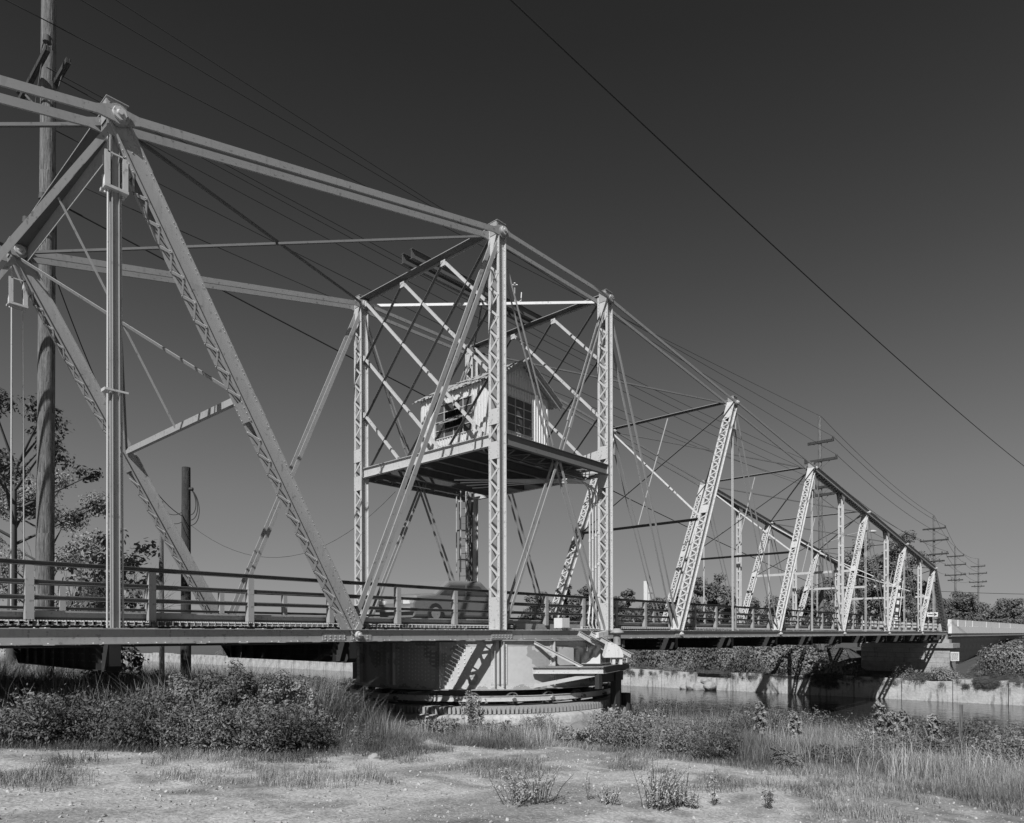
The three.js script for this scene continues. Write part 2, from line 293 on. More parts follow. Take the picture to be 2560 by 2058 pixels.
// laced built-up member: two channels (webs facing z, toes outward) joined by zigzag lacing bars on both edges
let laceCount = 0;
function laced(name, P, Q, o) {
  const { w, g, fl, step, mat = M.steel, single = false, tieA = 0.5, tieB = 0.5, rivet = false, ties = [] } = o;
  const t = V3().subVectors(Q, P), L = t.length(); t.normalize();
  const n = V3().crossVectors(t, AZ).normalize(); if (n.x > 0) n.negate();   // n looks to -x: the sunlit edge
  const B = new Bld(), m = V3().addVectors(P, Q).multiplyScalar(0.5);
  for (const s of [-1, 1]) {
    B.obox(m.clone().addScaledVector(AZ, s * g / 2), t, n, AZ, L, w - 0.03, 0.012);
    for (const k of [-1, 1]) B.obox(m.clone().addScaledVector(n, k * (w / 2 - 0.0075)).addScaledVector(AZ, s * (g / 2 + fl / 2)), t, n, AZ, L, 0.015, fl + 0.012);
  }
  const tie = (a, len) => { for (const k of [-1, 1]) B.obox(P.clone().addScaledVector(t, a + len / 2).addScaledVector(n, k * (w / 2 + 0.008)), t, n, AZ, len, 0.012, g + 2 * fl); };
  if (tieA) tie(0, tieA); if (tieB) tie(L - tieB, tieB); for (const [a, len] of ties) tie(a, len);
  const part = B.mesh(name, mat, bridge);
  const y0 = tieA - 0.03, y1 = L - tieB + 0.03, N = Math.round((y1 - y0) / step), half = g / 2 + fl * 0.5, dl = (y1 - y0) / N;
  const skip = a => ties.some(([s, len]) => a > s - 0.1 && a < s + len + 0.02);
  const bg = new THREE.BoxGeometry(0.058, Math.hypot(dl, half * 2) + 0.05, 0.011), back = new Bld(), rv = new Bld();
  for (let i = 0; i < N; i++) for (const k of [1, -1]) {
    const a0 = y0 + i * dl, a1 = a0 + dl, s = i % 2 ? 1 : -1; if (skip((a0 + a1) / 2)) continue;
    const A = P.clone().addScaledVector(t, a0).addScaledVector(AZ, -s * half).addScaledVector(n, k * (w / 2 + 0.009)), C = P.clone().addScaledVector(t, a1).addScaledVector(AZ, s * half).addScaledVector(n, k * (w / 2 + 0.009));
    const y = V3().subVectors(C, A).normalize(), x = V3().crossVectors(y, n).normalize();
    if (single && k === 1 && laceCount < 300) {
      laceCount++; const lb = mk('lacing_bar', bg, mat, part); lb.position.addVectors(A, C).multiplyScalar(0.5); lb.quaternion.setFromRotationMatrix(new THREE.Matrix4().makeBasis(x, y, n));
      if (rivet) rv.rivet(C.clone().addScaledVector(n, 0.006), n, 0.018);
    } else back.obox(V3().addVectors(A, C).multiplyScalar(0.5), x, y, n, 0.055, A.distanceTo(C) + 0.05, 0.01);
  }
  if (back.p.length) back.mesh('lacing', mat, part, STUFF);
  if (rivet) {
    for (const s of [-1, 1]) { // rivets on the flange faces that are seen
      for (let a = 0.15; a < L - 0.1; a += 0.28) { for (const e of [-0.04, 0.04]) rv.rivet(P.clone().addScaledVector(t, a + e).addScaledVector(n, -(w / 2 - 0.016)).addScaledVector(AZ, s * (g / 2 + fl * 0.55)), n, 0.015); }
      for (let a = 0.05; a < 0.55; a += 0.1) for (const q of [a, L - a]) for (const e of [-0.3, 0, 0.3]) rv.rivet(P.clone().addScaledVector(t, q).addScaledVector(n, e * w).addScaledVector(AZ, s * (g / 2 + 0.007)), V3(0, 0, s), 0.02);
      for (const [a, len] of [[0, tieA], [L - tieB, tieB], ...ties]) for (let q = a + 0.06; q < a + len; q += 0.11) rv.rivet(P.clone().addScaledVector(t, q).addScaledVector(n, w / 2 + 0.014).addScaledVector(AZ, s * (g / 2 + fl * 0.5)), n, 0.018);
    }
    rv.mesh('rivets', mat, part, STUFF);
  }
  return part;
}
// eyebar: flat bar with rounded eyes at both pins
function eyebar(B, P, Q, depth, thick, z, eye) {
  const p0 = V3(P.x, P.y, z), q0 = V3(Q.x, Q.y, z); B.bar(p0, q0, AZ, thick, depth);
  if (eye) for (const c of [p0, q0]) { B.cyl(V3(c.x, c.y, z - thick / 2 - 0.002), V3(c.x, c.y, z + thick / 2 + 0.002), eye, eye, 20); const d = V3().subVectors(c === p0 ? q0 : p0, c).normalize(); const n = V3().crossVectors(d, AZ); const a = c.clone().addScaledVector(d, eye * 0.6), b = c.clone().addScaledVector(d, eye * 2.1); // neck
    for (const k of [-1, 1]) { const z0 = z - thick / 2 - 0.001, z1 = z + thick / 2 + 0.001; const u = a.clone().addScaledVector(n, k * eye * 0.8), v = b.clone().addScaledVector(n, k * depth * 0.5), w = b.clone(), x = a.clone(); const f = (q, zz) => V3(q.x, q.y, zz); B.quad(f(u, z1), f(v, z1), f(w, z1), f(x, z1), AZ); B.quad(f(u, z0), f(v, z0), f(w, z0), f(x, z0), AZ.clone().negate()); B.quad(f(u, z0), f(u, z1), f(v, z1), f(v, z0), n.clone().multiplyScalar(k)); } }
}
const LEFT = -5.5 * pn, RIGHT = 11.5 * pn;
for (const s of [1, -1]) {
  const z0 = s * hz, near = s > 0;
  // ---- bottom chord: two channels with lacing underneath
  { const B = new Bld();
    for (const k of [-1, 1]) { const web = z0 + k * 0.135;
      B.box(LEFT, RIGHT, -0.15, 0.13, web - 0.007, web + 0.007);
      for (const y of [-0.143, 0.123]) B.box(LEFT, RIGHT, y - 0.0075, y + 0.0075, web + k * 0.007, web + k * 0.07); }
    for (let x = LEFT; x < RIGHT; x += 2 * pn) B.box(x + pn - 0.5, x + pn + 0.5, 0.132, 0.142, z0 - 0.19, z0 + 0.19);
    const chord = B.mesh('bottom_chord', M.steel, bridge);
    const l = new Bld(); let k = 0; for (let x = LEFT; x < RIGHT - 0.6; x += 0.44, k++) { const a = k % 2 ? 1 : -1; l.bar(V3(x, -0.157, z0 - a * 0.17), V3(x + 0.44, -0.157, z0 + a * 0.17), AY, 0.01, 0.09); l.box(x - 0.03, x + 0.03, 0.133, 0.142, z0 - 0.19, z0 + 0.19); }
    
    l.mesh('lacing', M.steel, chord, STUFF);
    if (near) {
      const rv = new Bld(), r = rng(3), f = z0 + 0.15;
      for (let x = -15; x < 24; x += 0.45 + 0.5 * r()) { rv.rivet(V3(x, 0.1305, f), AY, 0.022); if (r() < 0.6) rv.rivet(V3(x + 0.16, 0.1305, f), AY, 0.022); rv.rivet(V3(x + 0.2, -0.1355, f + 0.01), AY, 0.02); if (r() < 0.7) rv.rivet(V3(x + 0.36, -0.1355, f + 0.01), AY, 0.02); }
      rv.mesh('rivets', M.steel2, chord, STUFF);
      for (const [x0, x1] of [[-8.75, -8.15], [-7.98, -7.4], [-3.2, -2.3], [7.4, 8.15], [18, 18.7]]) {
        const sp = new Bld().box(x0, x1, -0.12, 0.075, z0 + 0.1425, z0 + 0.1565); for (let x = x0 + 0.07; x < x1; x += 0.13) for (const y of [-0.09, -0.03, 0.045]) sp.rivet(V3(x, y, z0 + 0.1565), AZ, 0.022); sp.mesh('splice_plate', M.steel, chord); }
    }
    for (const i of [-3.5, -1.5, 1.5, 3.5, 5.5, 7.5, 9.5]) { const x = i * pn, o = z0 + s * 0.12; const pb = new Bld(); pb.cyl(V3(x, 0, z0 - 0.22), V3(x, 0, z0 + 0.22), 0.06, 0.06, 12); pb.cyl(V3(x, 0, z0 + 0.2 * s), V3(x, 0, z0 + 0.26 * s), 0.095, 0.08, 8); pb.cyl(V3(x, 0, z0 + 0.26 * s), V3(x, 0, z0 + 0.31 * s), 0.05, 0.03, 8); pb.mesh('pin', M.steel2, chord); }
  }
  // ---- tower posts
  for (const i of ['A', 'C']) {
    const P = PT(i, 0.13, z0), Q = PT(i, topY(i) + 0.1, z0);
    laced('tower_post', P, Q, { w: 0.30, g: 0.25, fl: 0.085, step: 0.31, single: near || i === 'A', rivet: near, tieA: 0.95, tieB: 0.75, ties: [[4.95, 0.5], [5.95, 0.45]], mat: M.steel2 });
  }
  // ---- inclined laced posts
  const inc = [[-3.5, -4.5, 0.36], [-1.5, -2.5, 0.23], [1.5, 2.5, 0.19], [3.5, 4.5, 0.19], [5.5, 6.5, 0.19], [7.5, 8.5, 0.19], [9.5, 10.5, 0.19]];
  for (const [a, b, st] of inc) {
    const P = PT(a, 0.1, z0), Q = PT(b, topY(b) - 0.02, z0), big = a === -1.5 || a === 1.5, L = P.distanceTo(Q);
    laced('inclined_post', P, Q, { w: big ? 0.34 : a === 3.5 ? 0.31 : 0.26, g: big ? 0.24 : 0.20, fl: 0.07, step: st, single: (a === -1.5) || (near && a === 1.5), rivet: near && big, tieA: 0.55, tieB: 0.9, ties: [[L * 0.48, 0.4]], mat: a > 0 ? M.steel2 : M.steel });
  }
  // ---- eyebars of the top chord
  const seq = [[-4.5, -2.5, 0.155, 0.245], [-2.5, 'A', 0.155, 0.195], ['A', 'C', 0.12, 0.245], ['C', 2.5, 0.11, 0.195], [2.5, 4.5, 0.095, 0.245]];
  for (const [a, b, d, off] of seq) for (const k of [-1, 1]) { const B = new Bld(); eyebar(B, PT(a, topY(a), 0), PT(b, topY(b), 0), d, 0.044, z0 + k * off, d * 1.15); B.mesh('top_chord_bar', M.bar, bridge); }
  // ---- diagonal eyebars
  const dia = [[-2.5, -3.5, 0.1], ['A', -1.5, 0.125], ['C', 1.5, 0.09], [2.5, 3.5, 0.075], [4.5, 5.5, 0.07], [6.5, 7.5, 0.06], [8.5, 9.5, 0.06]];
  for (const [a, b, d] of dia) for (const k of [-1, 1]) { const B = new Bld(); eyebar(B, PT(a, topY(a) - 0.03, 0), PT(b, 0.02, 0), d, 0.032, z0 + k * (a === 'A' ? 0.145 : 0.115), d * 0.9); B.mesh('diagonal_bar', a === 'A' ? M.steel : M.steel, bridge); }
  // tower side bracing: two rods with turnbuckles to the middle of the platform edge, two bars on to the feet
  for (const k of [-1, 1]) { const sx = k * th;
    const B = new Bld(); for (const e of [-0.085, 0.085]) B.bar(V3(sx, H.A - 0.1, z0 + e), V3(k * 0.06, 5.5, z0 + e), AZ, 0.022, 0.05);
    for (const e of [-0.085, 0.085]) for (const f of [0.72 + (e > 0 ? 0.05 : 0)]) { const c = V3(sx, H.A, z0 + e).lerp(V3(k * 0.06, 5.5, z0 + e), f), d = V3(k * 0.06 - sx, 5.5 - H.A, 0).normalize(); B.bar(c.clone().addScaledVector(d, -0.22), c.clone().addScaledVector(d, 0.22), AZ, 0.05, 0.09); }
    B.mesh('brace_rod', M.steel, bridge);
    for (const e of [-0.1, 0.1]) { const b2 = new Bld(); b2.bar(V3(k * 0.06, 5.5, z0 + e), V3(k * (th - 0.15), 0.1, z0 + e), AZ, 0.03, 0.085); b2.mesh('brace_bar', M.steel, bridge); } }
  // ---- top pins, caps
  for (const i of [-4.5, -2.5, 'A', 'C', 2.5, 4.5, 6.5, 8.5, 10.5]) { const c = PT(i, topY(i), z0), B = new Bld(), big = i === -2.5 || i === 'A' || i === 'C';
    const R = big ? 0.07 : 0.055; B.cyl(V3(c.x, c.y, z0 - 0.27), V3(c.x, c.y, z0 + 0.27), R, R, 14); for (const e of [-1, 1]) { B.cyl(V3(c.x, c.y, z0 + e * 0.25), V3(c.x, c.y, z0 + e * 0.31), R * 1.9, R * 1.7, 8); B.cyl(V3(c.x, c.y, z0 + e * 0.31), V3(c.x, c.y, z0 + e * 0.345), R * 0.9, R * 0.6, 10); }
    B.mesh('pin', M.steel2, bridge);
    const cap = new Bld(); // gusset plates and a cover plate around the pin
    if (typeof i === 'string' || i <= 4.5) { for (const e of [-1, 1]) cap.box(c.x - 0.17, c.x + 0.17, c.y - 0.35, c.y + 0.28, z0 + e * 0.135 - 0.006, z0 + e * 0.135 + 0.006); cap.box(c.x - 0.19, c.x + 0.19, c.y + 0.281, c.y + 0.295, z0 - 0.18, z0 + 0.18); cap.box(c.x - 0.178, c.x - 0.171, c.y - 0.1, c.y + 0.28, z0 - 0.13, z0 + 0.13); if (near) for (let q = -0.12; q <= 0.13; q += 0.08) cap.rivet(V3(c.x + q, c.y + 0.22, z0 + 0.141), AZ, 0.02); cap.mesh('gusset_plate', M.steel, bridge); } }
  // ---- riveted upper chord of the river arm and end post
  const chordPts = [4.5, 6.5, 8.5, 10.5];
  for (let j = 0; j < 4; j++) {
    const P = PT(chordPts[j], topY(chordPts[j]), z0), Q = j < 3 ? PT(chordPts[j + 1], topY(chordPts[j + 1]), z0) : PT(11.5, 0.1, z0);
    const t = V3().subVectors(Q, P), L = t.length(); t.normalize(); const up = V3().crossVectors(AZ, t).normalize(), m = V3().addVectors(P, Q).multiplyScalar(0.5), B = new Bld();
    B.obox(m.clone().addScaledVector(up, 0.15), t, up, AZ, L + 0.05, 0.014, 0.46);
    for (const e of [-1, 1]) { B.obox(m.clone().addScaledVector(AZ, e * 0.15), t, up, AZ, L, 0.285, 0.014); B.obox(m.clone().addScaledVector(AZ, e * 0.19).addScaledVector(up, -0.135), t, up, AZ, L, 0.014, 0.07); }
    const part = B.mesh(j < 3 ? 'top_chord' : 'end_post', M.steel, bridge), l = new Bld(), N = Math.round(L / 0.2);
    for (let i = 0; i < N; i++) { const a = i % 2 ? 1 : -1; l.bar(P.clone().addScaledVector(t, i * L / N).addScaledVector(up, -0.145).addScaledVector(AZ, -a * 0.17), P.clone().addScaledVector(t, (i + 1) * L / N).addScaledVector(up, -0.145).addScaledVector(AZ, a * 0.17), up, 0.01, 0.05); }
    l.mesh('lacing', M.steel, part, STUFF);
  }
  // ---- verticals from the lower panel points to the middle of the upper chord
  for (const i of [5.5, 7.5, 9.5]) { const y1 = (topY(i - 1) + topY(i + 1)) / 2 - 0.1, x = i * pn, B = new Bld(); for (const e of [-1, 1]) { B.box(x - 0.1, x + 0.1, 0.13, y1, z0 + e * 0.05 - 0.006, z0 + e * 0.05 + 0.006); for (const f of [-1, 1]) B.box(x + f * 0.1 - 0.007, x + f * 0.1 + 0.007, 0.13, y1, z0 + e * 0.05, z0 + e * 0.145); }
    for (let y = 0.6; y < y1; y += 0.6) for (const f of [-1, 1]) B.box(x + f * 0.11 - 0.005, x + f * 0.11 + 0.005, y, y + 0.12, z0 - 0.1, z0 + 0.1);
    const part = B.mesh('vertical_post', M.steel2, bridge); const g = new Bld(); for (const e of [-1, 1]) { const zz = z0 + e * 0.16; g.tri(V3(x - 0.1, y1 - 0.55, zz), V3(x + 0.1, y1 - 0.55, zz), V3(x + 0.35, y1 - 0.08, zz)); g.tri(V3(x - 0.1, y1 - 0.55, zz), V3(x + 0.35, y1 - 0.08, zz), V3(x - 0.42, y1 + 0.07, zz)); } g.mesh('gusset_plate', M.steel, part); }
  // ---- hangers: two rods under an adjusting yoke
  for (const i of [-4.5, -2.5, 2.5, 4.5, 6.5, 8.5, 10.5]) {
    const x = i * pn, yt = topY(i), yk = yt - (i === -2.5 ? 0.95 : 0.85), B = new Bld(), big = i === -2.5, dx = big ? 0.15 : 0.05, dz = big ? 0.13 : 0.12;
    for (const e of [-1, 1]) B.cyl(V3(x + e * dx, 0.05, z0 - e * dz * 0.4), V3(x + e * dx * 0.8, yt - 0.1, z0 - e * dz * 0.4), big ? 0.019 : 0.022, big ? 0.019 : 0.022, 8);
    const hang = B.mesh('hanger', M.steel2, bridge);
    if (big && near) { const c = new Bld(), q = 0.062; for (const e of [-1, 1]) { c.box(x - q, x + q, 0.13, yt - 0.3, z0 + e * 0.035 - 0.005, z0 + e * 0.035 + 0.005); c.box(x - q, x - q + 0.01, 0.13, yt - 0.3, z0 + e * 0.0401, z0 + e * 0.085); c.box(x + q - 0.01, x + q, 0.13, yt - 0.3, z0 + e * 0.0401, z0 + e * 0.085); } c.mesh('hanger_post', M.rust2 ??= gm(0.38, { roughness: 0.8, map: VARS[2] }), hang);
      const cp = new Bld().box(x - 0.2, x + 0.2, 4.43, 4.465, z0 + 0.09, z0 + 0.11).box(x - 0.2, x - 0.1, 4.42, 4.475, z0 - 0.09, z0 + 0.09); cp.mesh('clamp', M.steel2, hang); }
    const y = new Bld(), wy = big ? 0.15 : 0.11; for (const e of [-1, 1]) { y.box(x + e * wy - 0.045, x + e * wy + 0.045, yk - 0.3, yk + 0.3, z0 + 0.10, z0 + 0.125);  y.cyl(V3(x + e * wy, yk - 0.32, z0), V3(x + e * wy, yk - 0.12, z0), 0.055, 0.055, 6); y.cyl(V3(x + e * wy, yk + 0.1, z0), V3(x + e * wy, yk + 0.24, z0), 0.05, 0.05, 6); y.cyl(V3(x + e * wy, yk - 0.42, z0), V3(x + e * wy, yk + 0.33, z0), 0.024, 0.024, 8); }
    y.box(x - wy - 0.05, x + wy + 0.05, yk - 0.36, yk - 0.31, z0 - 0.14, z0 + 0.14); y.box(x - wy, x + wy, yk + 0.27, yk + 0.295, z0 + 0.10, z0 + 0.125); y.mesh('yoke', M.steel2, hang);
  }
}
// ---- cross struts between the trusses: an inverted trough (plate on top, two flanges down)
function strut(x, y, wid, dep) { const B = new Bld(); B.box(x - wid / 2, x + wid / 2, y - 0.012, y, -hz + 0.13, hz - 0.13); const part = B.mesh('top_strut', M.rust, bridge); const F = new Bld(); F.box(x + wid / 2 - 0.014, x + wid / 2, y - dep, y - 0.0125, -hz + 0.13, hz - 0.13); F.box(x - wid / 2 - 0.009, x - wid / 2 - 0.001, y - 0.016, y + 0.004, -hz + 0.13, hz - 0.13); F.mesh('flange', M.steel, part); return part; }
strut(-2.5 * pn, H['-2.5'] + 0.14, 0.34, 0.36); strut(-4.5 * pn, H['-4.5'] + 0.1, 0.34, 0.36);
strut(-th, H.A + 0.2, 0.29, 0.085); strut(th, H.A + 0.2, 0.29, 0.085);
for (const i of [2.5, 4.5, 6.5, 8.5, 10.5]) strut(i * pn, topY(i) + 0.15, 0.26, 0.05);
// sway frames in the planes of the inclined posts
for (const [a, b, f] of [[-1.5, -2.5, 0.53], [1.5, 2.5, 0.47], [3.5, 4.5, 0.47], [5.5, 6.5, 0.5], [7.5, 8.5, 0.52], [9.5, 10.5, 0.55]]) {
  const X = (a + (b - a) * f) * pn, Y = topY(b) * f, xt = b * pn, yt = topY(b), dim = a < 0 ? 0.15 : 0.16;
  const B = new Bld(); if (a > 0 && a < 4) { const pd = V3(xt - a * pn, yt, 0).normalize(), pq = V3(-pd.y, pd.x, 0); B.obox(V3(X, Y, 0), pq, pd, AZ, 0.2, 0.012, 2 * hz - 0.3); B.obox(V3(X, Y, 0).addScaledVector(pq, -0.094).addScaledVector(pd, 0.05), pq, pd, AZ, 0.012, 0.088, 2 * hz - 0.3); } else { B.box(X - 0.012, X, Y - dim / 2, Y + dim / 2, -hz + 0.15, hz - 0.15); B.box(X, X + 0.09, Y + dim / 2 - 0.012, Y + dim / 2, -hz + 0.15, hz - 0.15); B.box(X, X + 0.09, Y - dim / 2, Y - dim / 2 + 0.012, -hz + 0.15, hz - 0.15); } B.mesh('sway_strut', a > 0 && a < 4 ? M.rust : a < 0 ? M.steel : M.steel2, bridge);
  const q = V3(X - xt, Y - yt, 0).normalize();
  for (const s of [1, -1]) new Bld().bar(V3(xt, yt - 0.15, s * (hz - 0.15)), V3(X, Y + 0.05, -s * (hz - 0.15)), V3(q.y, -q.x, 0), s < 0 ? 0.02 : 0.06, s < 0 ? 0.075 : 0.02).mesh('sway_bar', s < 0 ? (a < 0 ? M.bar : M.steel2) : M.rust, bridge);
  new Bld().bar(V3(xt, yt, 0), V3(X, Y, 0), AZ, 0.05, 0.03).mesh('sway_hanger', M.steel, bridge);
}
// laterals in the top plane
const lat = ['-4.5', '-2.5', 'A', 'C', '2.5', '4.5', '6.5', '8.5', '10.5'].map(k => [k === 'A' ? -th : k === 'C' ? th : +k * pn, k === 'C' ? H.A : H[k]]);
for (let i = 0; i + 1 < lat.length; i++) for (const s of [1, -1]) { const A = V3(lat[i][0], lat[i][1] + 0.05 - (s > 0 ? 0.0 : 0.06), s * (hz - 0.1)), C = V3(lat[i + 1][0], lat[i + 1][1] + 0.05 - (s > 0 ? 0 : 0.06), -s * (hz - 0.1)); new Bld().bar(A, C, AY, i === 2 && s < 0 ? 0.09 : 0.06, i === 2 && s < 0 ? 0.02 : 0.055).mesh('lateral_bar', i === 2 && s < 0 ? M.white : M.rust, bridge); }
// ---- double-intersection lattice in the two tower portals (angles: flat leg, upstanding leg)
for (const x of [-th, th]) {
  const z1 = hz - 0.15, y0 = 5.9, y1 = 11.68;
  for (const dir of [1, -1]) for (let c = 0; c < 5; c++) {
    const K = [4.65, 6.65, 8.65, 10.7, 12.7][c];      // y = K - dir*z
    let za = -z1, zb = z1; const Y = z => K - dir * z; const lim = (yy) => dir * (K - yy);
    let lo = Math.min(lim(y0), lim(y1)), hi = Math.max(lim(y0), lim(y1)); za = Math.max(za, lo); zb = Math.min(zb, hi); if (zb - za < 0.3) continue;
    const A = V3(x - dir * 0.03, Y(za), za), C = V3(x - dir * 0.03, Y(zb), zb), B = new Bld();
    if (dir > 0) { B.bar(A, C, AX, 0.012, 0.085); B.bar(A, C, AX, 0.07, 0.012, 0.04, 0.036); }
    else { const nn = V3(0, -1, 1).normalize(); B.obox(V3().addVectors(A, C).multiplyScalar(0.5).addScaledVector(nn, 0.035).add(V3(-0.045, 0, 0)), AX, nn, V3(0, 1, 1).normalize(), 0.09, 0.012, A.distanceTo(C)); B.obox(V3().addVectors(A, C).multiplyScalar(0.5), AX, nn, V3(0, 1, 1).normalize(), 0.012, 0.08, A.distanceTo(C)); }
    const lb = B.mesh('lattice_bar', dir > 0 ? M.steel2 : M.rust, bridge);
    if (K - dir * 0 > 10 || true) { const e = dir > 0 ? A : C; const g = new Bld().box(x - dir * 0.03 - 0.02, x - dir * 0.03 - 0.01, e.y - 0.16, e.y + 0.02, Math.max(-z1, e.z - 0.1), Math.min(z1, e.z + 0.1)); g.mesh('gusset_plate', M.steel2, lb); }
  }
}
// ---- overhead twin beam that carries the cables across the tower
{ const B = new Bld(); for (const z of [-0.42, 0.02]) { const y = 11.95; B.box(-3.25, 3.25, y, y + 0.3, z - 0.006, z + 0.006); B.box(-3.25, 3.25, y - 0.006, y + 0.006, z - 0.07, z + 0.07); B.box(-3.25, 3.25, y + 0.294, y + 0.306, z - 0.07, z + 0.07); } const part = B.mesh('overhead_beam', M.rust, bridge);
  const C = new Bld(); C.path([V3(3.2, 12.35, -0.2), V3(2.4, 12.4, -0.2), V3(1.5, 12.36, -0.2)], 0.02); for (const x of [2.9, 2.2, 1.6]) C.box(x - 0.05, x + 0.05, 12.25, 12.36, -0.3, -0.1); C.mesh('cable_bracket', M.rust, part); }
// ---- floor beams, stringers, deck
for (let i = -4.5; i <= 11.5; i += 1) {
  if (Math.abs(i) === 0.5) continue; const x = i * pn, B = new Bld(), yt = 0.12, yb = -0.65;
  // web with tapered ends
  const prof = [[hz - 0.02, yt], [hz - 0.02, yb + 0.1], [hz - 0.10, yb], [-hz + 0.55, yb], [-hz - 0.05, -0.2], [-hz - 0.05, yt]];
  for (const e of [-1, 1]) { const q = prof.map(([z, y]) => V3(x + e * 0.008, y, z)); B.quad(q[0], q[1], q[2], q[3], V3(e, 0, 0)); B.tri(q[0], q[3], q[5], V3(e, 0, 0)); B.tri(q[3], q[4], q[5], V3(e, 0, 0)); }
  for (let k = 1; k < 4; k++) B.bar(V3(x, prof[k][1], prof[k][0]), V3(x, prof[(k + 1)][1], prof[(k + 1)][0]), AX, 0.24, 0.022);
  B.bar(V3(x, prof[1][1], prof[1][0]), V3(x, prof[2][1], prof[2][0]), AX, 0.24, 0.022); B.box(x - 0.12, x + 0.12, 0.098, 0.12, -hz + 0.2, hz - 0.2);
  for (let z = -2.6; z <= 2.7; z += 0.65) B.box(x - 0.1, x + 0.1, yb + 0.012, 0.097, z - 0.006, z + 0.006);
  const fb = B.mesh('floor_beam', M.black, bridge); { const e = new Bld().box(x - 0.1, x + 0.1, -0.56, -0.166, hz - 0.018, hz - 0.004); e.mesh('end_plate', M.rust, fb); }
  if (i < 4) { const rv = new Bld(); for (let z = -2.5; z < 2.6; z += 0.65) for (let k = 0; k < 9; k++) for (const y of [-0.5, -0.36, -0.22, -0.06]) rv.rivet(V3(x - 0.009, y, z + 0.06 + k * 0.062), V3(-1, 0, 0), 0.016); rv.mesh('rivets', M.rust, fb, STUFF); }
}
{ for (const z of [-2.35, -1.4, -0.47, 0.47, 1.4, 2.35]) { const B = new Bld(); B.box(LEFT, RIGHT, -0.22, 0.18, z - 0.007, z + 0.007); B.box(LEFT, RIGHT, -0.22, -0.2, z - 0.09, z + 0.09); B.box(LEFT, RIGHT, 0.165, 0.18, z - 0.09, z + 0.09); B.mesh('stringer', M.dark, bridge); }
  new Bld().box(LEFT, RIGHT, 0.285, 0.335, -2.66, 2.66).mesh('deck', gm(0.16, { roughness: 0.95, map: VARS[2] }), bridge);
  const G = new Bld(); for (let x = -16; x < 58; x += 0.1435) { if (x > -1.5 && x < 1.9) continue; for (const s of [1, -1]) { if (s < 0 && x > 20) continue; const z1 = s * 2.92, z0 = s * 2.6; G.box(x - 0.006, x + 0.006, 0.20, 0.28, Math.min(z0, z1), Math.max(z0, z1)); G.box(x - 0.014, x + 0.014, 0.192, 0.204, Math.min(z0, z1), Math.max(z0, z1)); for (const k of [0, 1, 2]) G.box(x + k * 0.045, x + k * 0.045 + 0.016, 0.262, 0.281, Math.min(z0, z1), Math.max(z0, z1)); } }
  G.mesh('deck_grating', M.steel2, bridge, STUFF);
  for (const s of [1, -1]) { const k = new Bld(); k.box(LEFT, RIGHT, 0.335, 0.45, s * 2.66 - 0.008, s * 2.66 + 0.008); k.box(LEFT, RIGHT, 0.442, 0.456, s * 2.66 - s * 0.008, s * 2.50); k.mesh('kerb', M.steel, bridge); }
  new Bld().box(-1.5, 1.9, 0.145, 0.335, 2.80, 2.83).mesh('edge_plate', M.steel, bridge); }
// ---- railings
for (const s of [1, -1]) {
  const z = s * 2.80, r0 = -24.45 , rl = new Bld(); // top rail is the railing itself; lower rails and posts are its pieces
  const ch = (B, y, hgt, d) => { B.box(LEFT, RIGHT - 0.4, y, y + hgt, z - 0.006, z + 0.006); B.box(LEFT, RIGHT - 0.4, y + hgt - 0.01, y + hgt, z + 0.0061, z + d); B.box(LEFT, RIGHT - 0.4, y, y + 0.01, z + 0.0061, z + d); };
  ch(rl, 1.235, 0.085, 0.075 ); const rail = rl.mesh('railing', M.rust, bridge);
  for (const y of [0.915, 0.635]) { const b = new Bld(); ch(b, y, 0.075, 0.06); b.mesh('rail', M.railm ??= gm(0.20, { map: VARS[1], roughness: 0.7 }), rail); }
  const pg = new Bld(); pg.box(-0.065, 0.065, 0.29, 1.232, 0.078, 0.092); pg.box(0.055, 0.065, 0.29, 1.232, -0.05, 0.078); pg.box(-0.065, -0.055, 0.29, 1.232, -0.05, 0.078); const pgeo = pg.geo();
  for (let x = 0.03 - 12 * 2.04; x < RIGHT - 0.5; x += 2.04) { const q = mk('rail_post', pgeo, M.steel, rail); q.position.set(x + (s < 0 ? 0.0 : 0), 0, z); }
}
